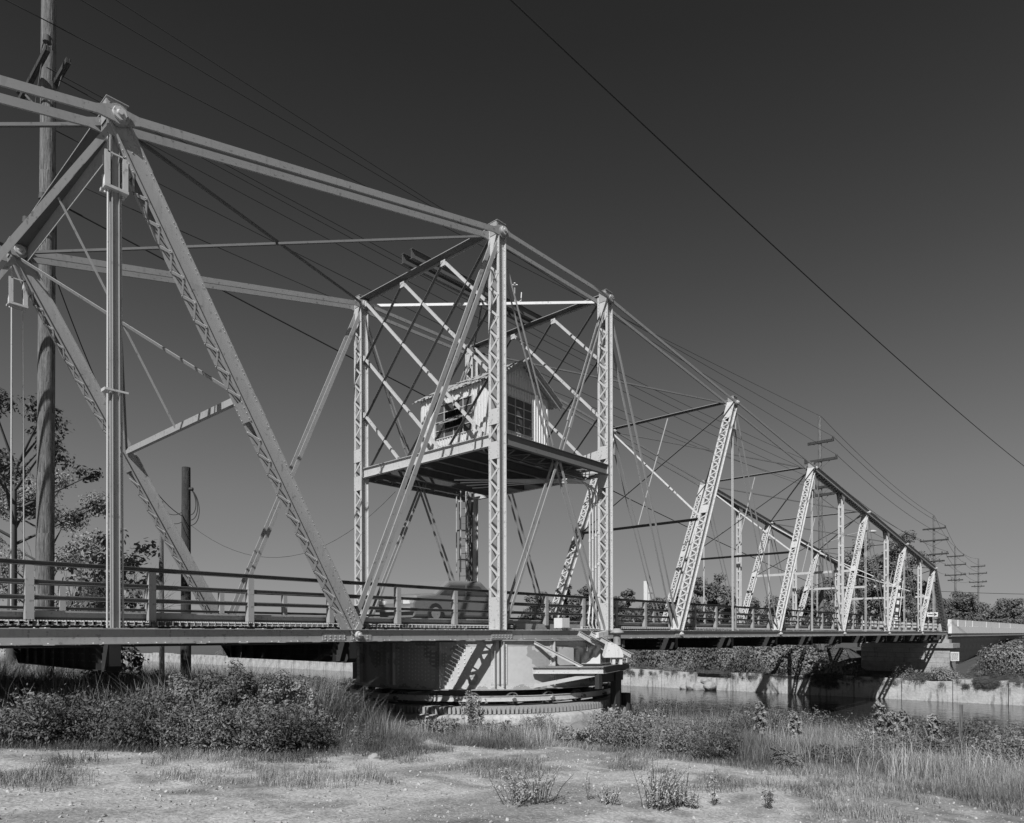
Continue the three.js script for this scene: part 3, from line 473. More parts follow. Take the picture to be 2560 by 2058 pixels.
// ---- machinery platform in the tower: beams, joists, floor plates
{ const y0 = 5.52, y1 = 5.86;
  const ib = (B, P, Q) => { B.bar(V3(P.x, (y0 + y1) / 2, P.z), V3(Q.x, (y0 + y1) / 2, Q.z), AY, y1 - y0 - 0.03, 0.014); for (const y of [y0 + 0.0075, y1 - 0.0075]) B.bar(V3(P.x, y, P.z), V3(Q.x, y, Q.z), AY, 0.015, 0.15); };
  for (const [a, b] of [[V3(-th, 0, -hz + 0.14), V3(-th, 0, hz - 0.14)], [V3(th, 0, -hz + 0.14), V3(th, 0, hz - 0.14)], [V3(-th + 0.15, 0, hz + 0.16), V3(th - 0.15, 0, hz + 0.16)], [V3(-th + 0.15, 0, -hz - 0.16), V3(th - 0.15, 0, -hz - 0.16)]]) { const B = new Bld(); ib(B, a, b); for (let f = 0.15; f < 0.95; f += 0.23) { const c = a.clone().lerp(b, f); if (a.x === b.x) for (const e of [-0.05, 0.05]) for (const y of [5.62, 5.76]) B.rivet(V3(c.x - 0.007, y, c.z + e), V3(-1, 0, 0), 0.018); } B.mesh('platform_beam', a.x === b.x ? M.steel2 : M.railm, bridge); }
  for (const z of [-2.1, -1.35, -0.45, 0.5, 1.4, 2.35]) { const B = new Bld(); B.box(-th + 0.01, th - 0.01, y0 + 0.02, y1 - 0.05, z - 0.006, z + 0.006); B.box(-th + 0.01, th - 0.01, y0 + 0.01, y0 + 0.025, z - 0.07, z + 0.07); B.mesh('joist', M.rust, bridge); }
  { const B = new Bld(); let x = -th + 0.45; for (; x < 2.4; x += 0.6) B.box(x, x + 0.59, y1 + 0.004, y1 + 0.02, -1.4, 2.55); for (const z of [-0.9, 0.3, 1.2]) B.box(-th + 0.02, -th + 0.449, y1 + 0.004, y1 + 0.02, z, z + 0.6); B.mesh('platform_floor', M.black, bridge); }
  { // open lattice under the walkways on both sides
    for (const s of [1, -1]) { const B = new Bld(); const za = s * (hz + 0.09), zb = s * (hz - 0.55); B.box(-th + 0.2, th - 0.2, y0 - 0.06, y0 - 0.03, Math.min(zb, zb + 0.06), Math.max(zb, zb + 0.06)); for (let k = 0; k < 14; k++) { const a = -th + 0.3 + k * 0.355, u = k % 2; B.bar(V3(a, y0 - 0.035, u ? za : zb), V3(a + 0.355, y0 - 0.035, u ? zb : za), AY, 0.012, 0.05); } B.mesh('walkway_lattice', M.rust, bridge); }
    for (const s of [1, -1]) new Bld().box(-th + 0.25, th - 0.25, y1 + 0.004, y1 + 0.02, s > 0 ? hz - 0.6 : -hz - 0.16, s > 0 ? hz + 0.16 : -hz + 0.6).mesh('walkway', M.rust, bridge);
    new Bld().bar(V3(th - 0.05, 6.02, 1.0), V3(th - 0.05, 6.3, hz - 0.15), AY, 0.34, 0.02).mesh('platform_brace', M.steel2, bridge); } 
}
// ---- conduits running down the near right tower post
{ const xs = [2.30, 2.41, 2.52, 2.60]; xs.forEach((x, k) => { const z = hz - 0.34 + k * 0.05, pts = [V3(-0.8 + k * 0.3, 5.40 - 0.05 * k, -0.6), V3(1.2, 5.38 - 0.04 * k, z - 1.2)]; for (let a = 0; a <= 6; a++) { const u = a / 6 * Math.PI / 2; pts.push(V3(x - 0.5 + 0.5 * Math.sin(u), 4.9 + 0.45 * Math.cos(u) - 0.04 * k, z - 0.3 * (1 - Math.sin(u)))); } pts.push(V3(x, 0.95, z)); pts.push(V3(x - 0.12 + k * 0.05, 0.6, z + 0.04), V3(x - 0.16 + 0.04 * k, 0.35, z + 0.05), V3(x - 0.05, 0.17, z + 0.08)); const B = new Bld().path(pts, 0.032 - 0.004 * k, 7); for (let y = 1; y < 4.6; y += 1.1) B.cyl(V3(x, y + 0.1 * k, z), V3(x, y + 0.09 + 0.1 * k, z), 0.043, 0.043, 7); B.mesh('conduit', M.pipe, bridge); });
  new Bld().path([V3(0.1, 0.17, hz + 0.12), V3(1.2, 0.165, hz + 0.14), V3(2.5, 0.17, hz - 0.1)], 0.025).mesh('conduit', M.pipe, bridge);
  const D = new Bld(); D.path([V3(2.0, 5.3, -2.5), V3(2.45, 5.0, -3.0), V3(2.5, 4.4, -3.05), V3(2.5, 0.4, -3.05)], 0.05, 7); D.path([V3(1.7, 5.3, -2.5), V3(2.33, 4.9, -2.98), V3(2.36, 4.4, -3.03), V3(2.36, 0.4, -3.03)], 0.03, 7); D.mesh('conduit', M.rust, bridge); }

// ---------------------------------------------------------------- turntable
const drum = thing('turntable_drum', 'large riveted steel drum that carries the bridge tower', 'turntable', [0, -1.585, 0]);
{ const R = 4.34, yb = 0, yt = 1.40, N = 16; const ang = k => k / N * 2 * Math.PI + 0.30;
  for (let k = 0; k < N; k++) { // curved plates, one per bay
    const B = new Bld(), a0 = ang(k) + 0.004, a1 = ang(k + 1) - 0.004, n = 6;
    for (let i = 0; i < n; i++) { const u = a0 + (a1 - a0) * i / n, v = a0 + (a1 - a0) * (i + 1) / n; const q = (w, y, r) => V3(r * Math.cos(w), y, r * Math.sin(w)), N1 = w => V3(Math.cos(w), 0, Math.sin(w));
      const P = [q(u, yb, R), q(u, yt, R), q(v, yt, R), q(v, yb, R)], nn = [N1(u), N1(u), N1(v), N1(v)]; for (const [i0, i1, i2] of [[0, 1, 2], [0, 2, 3]]) for (const z of [i0, i1, i2]) { B.p.push(P[z].x, P[z].y, P[z].z); B.n.push(nn[z].x, nn[z].y, nn[z].z); } }
    const pg = B.geo(); { const uv = pg.attributes.uv, ps = pg.attributes.position; for (let i = 0; i < uv.count; i++) uv.setXY(i, Math.atan2(ps.getZ(i), ps.getX(i)) * R * 1.0 + (Math.atan2(ps.getZ(i), ps.getX(i)) < -3 ? 0 : 0), ps.getY(i)); }
    mk('plate', pg, M.drum, drum);
  }
  const ring = (name, r0, r1, y0, y1, mat, parent = drum) => { const g = new THREE.LatheGeometry([[r0, y0], [r1, y0], [r1, y1], [r0, y1], [r0, y0]].map(([x, y]) => new THREE.Vector2(x, y)), 96); const b = new Bld().geom(g); // flat shading per facet
    const p = b.p; b.n = []; for (let i = 0; i < p.length; i += 9) { const A = V3(p[i], p[i + 1], p[i + 2]), B = V3(p[i + 3], p[i + 4], p[i + 5]), C = V3(p[i + 6], p[i + 7], p[i + 8]); const n = V3().subVectors(B, A).cross(V3().subVectors(C, A)).normalize(); for (let j = 0; j < 3; j++) b.n.push(n.x, n.y, n.z); } return b.mesh(name, mat, parent); };
  ring('top_flange', 3.9, R + 0.13, yt, yt + 0.025, M.steel); ring('bottom_flange', 3.9, R + 0.14, -0.03, -0.002, M.steel); ring('angle_ring', R + 0.001, R + 0.016, 0.0, 0.13, M.drum); ring('angle_ring', R + 0.001, R + 0.016, yt - 0.14, yt - 0.002, M.drum);
  const rv = new Bld();
  for (let k = 0; k < N; k++) { // stiffener: two angles with outstanding legs
    const w = ang(k), n = V3(Math.cos(w), 0, Math.sin(w)), t = V3(-Math.sin(w), 0, Math.cos(w)), B = new Bld(), c = n.clone().multiplyScalar(R + 0.02).setY(0.72), wide = k % 2 ? 0.24 : 0.10;
    B.obox(c, n, AY, t, 0.014, 1.18, wide * 2); for (const e of (k % 2 ? [-1, 1] : [0])) B.obox(c.clone().addScaledVector(n, 0.06).addScaledVector(t, e * wide * 0.55), n, AY, t, 0.12, 1.3, 0.014);
    B.mesh('stiffener', M.drum, drum);
    for (let y = 0.2; y < 1.3; y += 0.085) for (const e of [-0.85, 0.85]) rv.rivet(c.clone().setY(y).addScaledVector(n, 0.007).addScaledVector(t, e * wide), n, 0.017);
    for (let i = 0; i < 14; i++) { const u = w + i / 14 * 2 * Math.PI / N, m = V3(Math.cos(u), 0, Math.sin(u)); rv.rivet(m.clone().multiplyScalar(R + 0.016).setY(0.065), m, 0.016); rv.rivet(m.clone().multiplyScalar(R + 0.016).setY(yt - 0.07), m, 0.016); }
  }
  // groups of field rivets where the loading girders meet the drum
  for (const [a0, a1] of [[2.95, 3.25], [2.45, 2.75], [2.72, 2.9], [3.4, 3.7], [0.2, 0.5]]) for (let i = 0; i < 8; i++) for (let j = 0; j < 9; j++) { const u = a0 + (a1 - a0) * i / 7, m = V3(Math.cos(u), 0, Math.sin(u)); rv.rivet(m.clone().multiplyScalar(R).setY(0.25 + j * 0.12 + 0.03 * (i % 2)), m, 0.03); }
  rv.mesh('rivets', M.pipe, drum, STUFF);
  const G = new Bld(); for (const z of [-1.4, 1.4]) G.box(-4, 4, 0.1, 1.4, z - 0.02, z + 0.02); for (const x of [-th, th]) G.box(x - 0.02, x + 0.02, 0.1, 1.4, -3.4, 3.4); G.mesh('loading_girder', M.dark, drum);
  // live ring with its wheels and the toothed rack belong to the pier: they stay put under the drum
  const lr = thing('live_ring', 'ring of spoked roller wheels under the turntable drum', 'roller ring', [0, -1.845, 0]);
  const band = ring('ring_band', R + 0.22, R + 0.24, -0.08, 0.08, M.steel2, lr); ring('ring_flange', R + 0.24, R + 0.27, 0.068, 0.08, M.steel2, lr); ring('ring_flange', R + 0.24, R + 0.27, -0.08, -0.068, M.steel2, lr);
  const wr = 0.195, wg = new Bld(); for (let i = 0; i < 20; i++) { const u = i / 20 * 2 * Math.PI, v = (i + 1) / 20 * 2 * Math.PI; const q = (w, r, x) => V3(x, r * Math.sin(w), r * Math.cos(w)); for (const x of [-0.07, 0.07]) wg.quad(q(u, wr, x), q(v, wr, x), q(v, wr * 0.82, x), q(u, wr * 0.82, x), V3(Math.sign(x), 0, 0)); wg.quad(q(u, wr, -0.07), q(v, wr, -0.07), q(v, wr, 0.07), q(u, wr, 0.07), q(u + 0.15, 1, 0)); wg.quad(q(u, wr * 0.82, -0.07), q(v, wr * 0.82, -0.07), q(v, wr * 0.82, 0.07), q(u, wr * 0.82, 0.07), q(u + 0.15, -1, 0)); }
  for (let i = 0; i < 6; i++) { const u = i / 6 * 2 * Math.PI; wg.bar(V3(0, 0, 0), V3(0, wr * 0.85 * Math.sin(u), wr * 0.85 * Math.cos(u)), AX, 0.05, 0.045); } wg.cyl(V3(-0.1, 0, 0), V3(0.36, 0, 0), 0.055, 0.055, 8); const wgeo = wg.geo();
  const NW = 24; for (let k = 0; k < NW; k++) { const w = k / NW * 2 * Math.PI + 0.08, m = mk('roller_wheel', wgeo, M.rust, lr); m.position.set((R + 0.0) * Math.cos(w), -0.02, (R + 0.0) * Math.sin(w)); m.rotation.y = -w; const nut = new Bld().cyl(V3(0.24, 0, 0), V3(0.31, 0, 0), 0.055, 0.05, 6).cyl(V3(0.31, 0, 0), V3(0.34, 0, 0), 0.03, 0.02, 6).mesh('axle_nut', M.steel2, m); nut.position.y = 0.02; }
  const rack = thing('gear_rack', 'circular toothed rack on the concrete pivot pier', 'gear rack', [0, -2.26, 0]); const RR = 4.78;
  ring('rack_ring', RR - 0.35, RR, 0, 0.205, M.steel, rack); ring('rail_track', R - 0.12, R + 0.08, 0.0, 0.215, M.dark, rack);
  const NT = 240, tg = new Bld().box(-0.05, 0.075, 0.012, 0.195, -0.037, 0.037).geo(); let made = 0; for (let k = 0; k < NT; k++) { const w = k / NT * 2 * Math.PI; const m = mk('tooth', tg, M.steel, rack); m.position.set((RR + 0.05) * Math.cos(w), 0, (RR + 0.05) * Math.sin(w)); m.rotation.y = -w; }
  // pier
  const pier = new THREE.Group(); const g = new THREE.LatheGeometry([[0.01, -2.265], [4.92, -2.265], [5.08, -2.29], [5.14, -2.36], [5.17, -2.6], [5.24, -2.75], [5.28, -8]].map(([x, y]) => new THREE.Vector2(x, y)), 128), pp = g.attributes.position; for (let i = 0; i < pp.count; i++) { const x = pp.getX(i), z = pp.getZ(i), r = Math.hypot(x, z); if (r > 4.85) { const w = Math.atan2(z, x), f = 1 + 0.02 * (fb2(w * 9, pp.getY(i) * 3, 3, 3) - 0.5); pp.setX(i, x * f); pp.setZ(i, z * f); } } g.computeVertexNormals(); const uv = g.attributes.uv; for (let i = 0; i < uv.count; i++) uv.setXY(i, Math.atan2(pp.getZ(i), pp.getX(i)) * 5.2, pp.getY(i));
  top(mk('pivot_pier', g, M.conc), 'pivot_pier', 'round crumbling concrete pier under the turntable drum', 'pier');
}
// ---------------------------------------------------------------- operator's cabin on the platform
{ const X0 = -2.2, X1 = 0.5, Z0 = -0.75, Z1 = 2.5, Y0 = 0.02, YE = 1.95, YR = 2.78, xm = -0.85;
  const cab = thing('control_cabin', 'small corrugated metal cabin with a gable roof on the tower platform', 'cabin', [0, 5.86, 0]);
  const sheet = gm(0.84, { roughness: 0.5, metalness: 0.25, map: VARS[1] });
  // corrugated wall on the plane spanned by horizontal direction d from P; outline by function y range per strip, holes as windows
  function corr(name, P, d, n, L, yTop, holes, mat = sheet) { const B = new Bld(), per = 0.125, prof = [[0, 0], [0.35, 0], [0.47, 0.03], [0.88, 0.03], [1, 0]]; 
    for (let s = 0; s < L - 1e-6; s += per) for (let k = 0; k < 4; k++) { const a = Math.min(L, s + prof[k][0] * per), b = Math.min(L, s + prof[k + 1][0] * per); if (b - a < 1e-5) continue; const mid = (a + b) / 2; const segs = []; let lo = Y0; for (const [h0, h1, g0, g1] of holes) if (mid > h0 && mid < h1) { segs.push([lo, g0]); lo = g1; } segs.push([lo, null]);
      for (const [y0, y1] of segs) { const q = (u, dd, y) => P.clone().addScaledVector(d, u).addScaledVector(n, dd).setY(y); B.quad(q(a, prof[k][1], y0), q(b, prof[k + 1][1], y0), q(b, prof[k + 1][1], y1 ?? yTop(b)), q(a, prof[k][1], y1 ?? yTop(a))); } }
    return B.mesh(name, mat, cab); }
  const gab = x => YE + (YR - YE) * (1 - Math.abs(x - xm) / (X1 - xm));
  const wl = [[0.75, 2.5, 0.5, 1.62]], wr = [[0.68, 1.92, 0.5, 1.62]];
  const L1 = corr('wall', V3(X0, 0, Z0), AZ, V3(-1, 0, 0), Z1 - Z0, () => YE, wl), R1 = corr('wall', V3(X0, 0, Z1), AX, V3(0, 0, 1), X1 - X0, u => gab(X0 + u), wr);
  corr('wall', V3(X1, 0, Z0), AZ, AX, Z1 - Z0, () => YE, []); corr('wall', V3(X0, 0, Z0), AX, V3(0, 0, -1), X1 - X0, u => gab(X0 + u), []);
  new Bld().box(X0 + 0.05, X1 - 0.05, Y0, Y0 + 0.03, Z0 + 0.05, Z1 - 0.05).mesh('floor', M.dark, cab);
  // trim at the gable eaves line and corners
  const tr = new Bld(); tr.box(X0 - 0.02, X1 + 0.02, YE - 0.03, YE + 0.02, Z1 + 0.032, Z1 + 0.05); for (const x of [X0 - 0.035, X1 + 0.0]) tr.box(x, x + 0.04, Y0, YE - 0.04, Z1 - 0.03, Z1 + 0.045); tr.mesh('trim', M.steel, cab);
  // roof: two corrugated slopes
  const rb = new Bld(), ov = 0.15, og = 0.3, per = 0.18; for (const s of [-1, 1]) { const xe = s < 0 ? X0 - ov : X1 + 0.4, ye = YR + 0.05 - (YR - YE) * Math.abs(xe - xm) / (X1 - xm); for (let z = Z0 - og; z < Z1 + og - 1e-6; z += per) for (const [u0, d0, u1, d1] of [[0, 0, 0.6, 0], [0.6, 0, 0.72, 0.045], [0.72, 0.045, 0.88, 0.045], [0.88, 0.045, 1, 0]]) { const za = z + u0 * per, zb = z + u1 * per; rb.quad(V3(xm, YR + 0.05 + d0, za), V3(xe, ye + d0, za), V3(xe, ye + d1, zb), V3(xm, YR + 0.05 + d1, zb)); rb.quad(V3(xm, YR + 0.03 + d0, za), V3(xm, YR + 0.03 + d1, zb), V3(xe, ye - 0.02 + d1, zb), V3(xe, ye - 0.02 + d0, za)); } }
  const roof = rb.mesh('roof', gm(0.48, { roughness: 0.6, map: VARS[2] }), cab); const fa = new Bld(); for (const s of [-1, 1]) { const xe = s < 0 ? X0 - ov : X1 + 0.4, ye = YR - (YR - YE) * Math.abs(xe - xm) / (X1 - xm); fa.bar(V3(xm, YR - 0.04, Z1 + og - 0.02), V3(xe, ye - 0.04, Z1 + og - 0.02), AY, 0.12, 0.03); } fa.mesh('bargeboard', M.steel, roof);
  // windows
  function win(parentWall, P, d, n, w, y0, y1, nc, nr, hop) { const f = new Bld(), at2 = (u, y, o = 0) => P.clone().addScaledVector(d, u).addScaledVector(n, o).setY(y); const H2 = y1 - y0;
    for (const [u0, u1, a, b] of [[0, w, y0, y0 + 0.03], [0, w, y1 - 0.03, y1], [0, 0.03, y0 + 0.03, y1 - 0.03], [w - 0.03, w, y0 + 0.03, y1 - 0.03]]) f.obox(at2((u0 + u1) / 2, (a + b) / 2, 0.012), d, AY, n, u1 - u0, b - a, 0.05);
    for (let i = 1; i < nc; i++) if (!(hop && (i === 2))) f.obox(at2(w * i / nc, (y0 + y1) / 2, 0.012), d, AY, n, 0.018, H2 - 0.06, 0.03); else for (const [a, b] of [[y0 + 0.03, y0 + H2 / nr], [y1 - H2 / nr, y1 - 0.03]]) f.obox(at2(w * i / nc, (a + b) / 2, 0.012), d, AY, n, 0.018, b - a, 0.03);
    for (let j = 1; j < nr; j++) if (!(hop && j === 2)) f.obox(at2(w / 2, y0 + H2 * j / nr, 0.012), d, AY, n, w - 0.06, 0.018, 0.032); else for (const [a, b] of [[0.03, w / nc], [w - w / nc, w - 0.03]]) f.obox(at2((a + b) / 2, y0 + H2 * j / nr, 0.012), d, AY, n, b - a, 0.018, 0.032);
    const win0 = f.mesh('window', M.steel2, cab); const pg = new THREE.BoxGeometry(w / nc - 0.018, H2 / nr - 0.018, 0.004);
    for (let i = 0; i < nc; i++) for (let j = 0; j < nr; j++) { if (hop && (i === 1 || i === 2) && (j === 1 || j === 2)) continue; const m = mk('pane', pg, M.glass, win0); m.position.copy(at2(w * (i + 0.5) / nc, y0 + H2 * (j + 0.5) / nr)); m.quaternion.setFromRotationMatrix(new THREE.Matrix4().makeBasis(d, AY, V3().crossVectors(d, AY))); m.rotateX((hash(i, j, 5) - 0.5) * 0.05); m.rotateY((hash(i, j, 9) - 0.5) * 0.05); }
    if (hop) { const a = 1.0, u0 = w / nc, wd = w / nc * 2, hh = H2 / nr * 2, yc = y0 + H2 / 2; const tilt = n.clone().multiplyScalar(Math.sin(a)).addScaledVector(AY, -Math.cos(a)), up = tilt.clone().negate(), nn = V3().crossVectors(d, up); const c = at2(u0 + wd / 2, yc, 0.02), h = new Bld(); for (const e of [-1, 1]) { h.obox(c.clone().addScaledVector(d, e * (wd / 2 - 0.015)), d, up, nn, 0.025, hh, 0.03); h.obox(c.clone().addScaledVector(up, e * (hh / 2 - 0.0125)), d, up, nn, wd - 0.055, 0.025, 0.03); } h.obox(c, d, up, nn, wd - 0.06, 0.016, 0.02); h.obox(c, d, up, nn, 0.016, hh - 0.05, 0.021); h.mesh('open_sash', M.steel2, win0); const gl = new Bld(); gl.obox(c, d, up, nn, wd - 0.05, hh - 0.05, 0.004); gl.mesh('pane', M.glass, win0); } }
  win(L1, V3(X0 - 0.01, 0, Z0 + 0.75), AZ, V3(-1, 0, 0), 1.75, 0.5, 1.62, 4, 4, true);
  win(R1, V3(X0 + 0.68, 0, Z1 + 0.01), AX, V3(0, 0, 1), 1.24, 0.5, 1.62, 3, 4, false);
  const sh = new Bld().box(X1 - 0.65, X1 + 0.1, 0.16, 0.22, Z1 + 0.05, Z1 + 0.4); sh.mesh('shelf', M.steel2, cab);
}
// anemometer mast
{ const a = thing('anemometer', 'small cup anemometer on a thin mast above the cabin', 'anemometer', [1.68, 12.26, 0.05]); const B = new Bld(); B.path([V3(0, 0, 0), V3(0, 0.62, 0)], 0.012); B.path([V3(0, 0.05, 0), V3(0.14, 0.03, 0.08), V3(0.2, 0.1, 0.12)], 0.02); B.mesh('mast', M.pipe, a); for (let k = 0; k < 3; k++) { const w = k * 2.09 + 0.4, c = new Bld().geom(new THREE.SphereGeometry(0.045, 10, 6, 0, Math.PI * 2, 0, Math.PI / 2), new THREE.Matrix4().makeTranslation(0.085 * Math.cos(w), 0.64, 0.085 * Math.sin(w))); c.cyl(V3(0, 0.64, 0), V3(0.085 * Math.cos(w), 0.64, 0.085 * Math.sin(w)), 0.006, 0.006, 5); c.mesh('cup', M.white, a); }
  const v = thing('wind_vane', 'slim white tube beside the anemometer', 'wind vane', [1.98, 12.5, 0.1]); const b2 = new Bld().cyl(V3(0, 0, 0), V3(0.02, 0.22, 0), 0.022, 0.022, 8); b2.path([V3(0, 0, 0), V3(0, -0.25, 0)], 0.008); b2.mesh('tube', M.white, v); }
// ladder with safety hoops beside the far right tower post
{ const l = thing('caged_ladder', 'steel ladder with safety hoops below the tower platform', 'ladder', [1.95, 0.34, -2.95]); const d = V3(0.55, 0, 0.83).normalize(), n = V3(-0.83, 0, 0.55).normalize(); for (const e of [-0.17, 0.17]) new Bld().bar(V3(d.x * e, 0, d.z * e), V3(d.x * e, 5.4, d.z * e), n, 0.06, 0.02).mesh('stringer', M.rust, l); const rg = new Bld().cyl(d.clone().multiplyScalar(-0.16), d.clone().multiplyScalar(0.16), 0.012, 0.012, 6).geo(); for (let y = 0.2; y < 5.4; y += 0.3) mk('rung', rg, M.rust, l).position.y = y; for (const y of [2.6, 3.75, 4.9]) { const pts = []; for (let i = 0; i <= 14; i++) { const u = Math.PI * (i / 14); pts.push(d.clone().multiplyScalar(0.3 * Math.cos(u)).addScaledVector(n, 0.55 * Math.sin(u)).setY(y)); } const B = new Bld(); for (let i = 0; i + 1 < pts.length; i++) B.bar(pts[i], pts[i + 1], AY, 0.06, 0.008); B.mesh('hoop', M.steel, l); } for (const u of [0.9, 1.57, 2.3]) new Bld().bar(d.clone().multiplyScalar(0.3 * Math.cos(u)).addScaledVector(n, 0.56 * Math.sin(u)).setY(2.1), d.clone().multiplyScalar(0.3 * Math.cos(u)).addScaledVector(n, 0.56 * Math.sin(u)).setY(5.3), d, 0.04, 0.008).mesh('cage_strap', M.steel, l); }
// junction box on the chord
{ const b = thing('junction_box', 'pale sheet metal box on short legs on the bottom chord', 'junction box', [0.16, 0.14, 3.38]); new Bld().box(-0.2, 0.2, 0.06, 0.38, -0.16, 0.16).mesh('box', M.white, b); new Bld().box(-0.19, 0.19, 0.075, 0.365, 0.161, 0.169).mesh('door', M.white, b); for (const x of [-0.14, 0.14]) for (const z of [-0.1, 0.1]) new Bld().box(x - 0.015, x + 0.015, 0, 0.06, z - 0.015, z + 0.015).mesh('leg', M.steel, b); }
// ---------------------------------------------------------------- turning machinery on its bracket
{ const m = thing('turning_machinery', 'drive machinery on a steel bracket beside the turntable drum', 'machinery');
  const A = V3(-1.97, -1.05, 3.94), Bc = V3(-0.57, -1.05, 5.47), D = V3(1.25, -0.98, 5.2);
  const ch = (B, P, Q, dep, side) => { const t = V3().subVectors(Q, P).normalize(), n = V3().crossVectors(AY, t).multiplyScalar(side).normalize(); B.bar(P, Q, AY, dep, 0.014); for (const y of [-dep / 2, dep / 2]) B.bar(P.clone().addScaledVector(n, 0.045).setY(P.y + y), Q.clone().addScaledVector(n, 0.045).setY(Q.y + y), AY, 0.014, 0.09); };
  { const B = new Bld(); const dir = V3().subVectors(Bc, A).normalize(); ch(B, A, Bc, 0.19, -1); const n = V3(-0.74, 0, 0.67); for (const f of [0.08, 0.45, 0.5, 0.93, 0.97]) for (const y of [-0.05, 0.05]) B.rivet(A.clone().lerp(Bc, f).addScaledVector(n, 0.008).setY(-1.05 + y), n, 0.02); B.mesh('bracket_beam', M.steel2, m); }
  { const B = new Bld(); ch(B, Bc, D, 0.2, -1); B.mesh('bracket_beam', M.rust, m); } { const B = new Bld(); ch(B, A.clone().add(V3(1.9, 0, -0.2)), D, 0.2, -1); B.mesh('bracket_beam', M.rust, m); }
  new Bld().bar(V3(-1.93, -0.24, 3.98), V3(-0.98, -0.96, 5.02), V3(-0.74, 0, 0.67), 0.02, 0.09).bar(V3(-1.93, -0.2, 3.98), V3(-0.98, -0.92, 5.02), V3(-0.74, 0, 0.67), 0.09, 0.014).mesh('bracket_strut', M.steel2, m);
  new Bld().bar(V3(-1.95, -1.52, 3.96), V3(-0.72, -1.18, 5.3), V3(-0.74, 0, 0.67), 0.02, 0.11).mesh('bracket_strut', M.steel2, m);
  for (const [a, b] of [[V3(0.0, 0.02, 4.62), V3(1.27, -0.68, 5.26)], [V3(-0.25, 0.03, 4.34), V3(0.95, -0.66, 4.9)]]) { const B = new Bld(); const t = V3().subVectors(b, a).normalize(), n = V3(-0.42, 0.0, 0.9); const s = V3().crossVectors(t, n).normalize(); B.bar(a, b, n, 0.014, 0.16); B.bar(a.clone().addScaledVector(s, 0.07), b.clone().addScaledVector(s, 0.07), n, 0.09, 0.014); B.bar(a.clone().addScaledVector(s, -0.07), b.clone().addScaledVector(s, -0.07), n, 0.09, 0.014); for (const f of [0.06, 0.1, 0.9, 0.95]) B.rivet(a.clone().lerp(b, f).addScaledVector(n, 0.008), n, 0.02); B.mesh('brace_channel', M.steel2, m); }
  { // platform plates and the dark timbers and guide frame below
    const B = new Bld(); const q = (P, y) => P.clone().setY(y); B.quad(q(A, -0.945), q(Bc, -0.945), q(D, -0.9), q(A.clone().add(V3(1.9, 0, -0.2)), -0.93)); B.mesh('bracket_floor', M.dark, m); }
  { const B = new Bld(); B.box(0.5, 0.74, -2.9, -1.15, 5.0, 5.2); B.box(0.95, 1.2, -3.2, -1.1, 4.75, 4.95); B.bar(V3(-0.6, -1.3, 5.35), V3(1.2, -1.3, 5.0), AY, 0.28, 0.03); B.box(-0.75, -0.6, -1.6, -1.15, 5.3, 5.45); B.mesh('guide_frame', M.black, m); }
  { // small white end plate
    new Bld().bar(V3(1.0, -0.84, 5.28), V3(1.3, -0.82, 5.2), AY, 0.2, 0.02).mesh('end_plate', M.white, m); new Bld().bar(V3(0.15, -0.03, 4.75), V3(0.75, 0.03, 4.7), AY, 0.16, 0.12).mesh('gear_guard', M.white, m); }
  const gc = thing('gear_cover', 'white rounded sheet metal gear cover beside the tarpaulin', 'gear cover', [-0.02, -0.9, 5.22]); { const B = new Bld(), w = 0.14, ax = V3(0.5, 0, 0.4).normalize(), nz = V3(-0.62, 0, 0.78).normalize(); const prof = []; for (let i = 0; i <= 10; i++) { const u = Math.PI / 2 * i / 10; prof.push([0.02 + 0.46 * Math.sin(u), 0.22 + 0.44 * Math.cos(u)]); } prof.unshift([-0.1, 0.64], [-0.12, 0.2]); prof.push([0.48, 0.2]); const q = (p, e) => ax.clone().multiplyScalar(p[0]).addScaledVector(nz, e * w).setY(p[1]); for (let i = 1; i + 1 < prof.length; i++) { for (const e of [-1, 1]) B.tri(q([0.1, 0.2], e), q(prof[i], e), q(prof[i + 1], e), nz.clone().multiplyScalar(e)); B.quad(q(prof[i], -1), q(prof[i], 1), q(prof[i + 1], 1), q(prof[i + 1], -1)); } B.mesh('hood', M.white, gc); for (const x of [0.2, 0.42]) { const l = new Bld(); l.obox(ax.clone().multiplyScalar(x).setY(0.09), ax, AY, nz, 0.09, 0.2, 0.16); l.mesh('leg', M.white, gc); } }
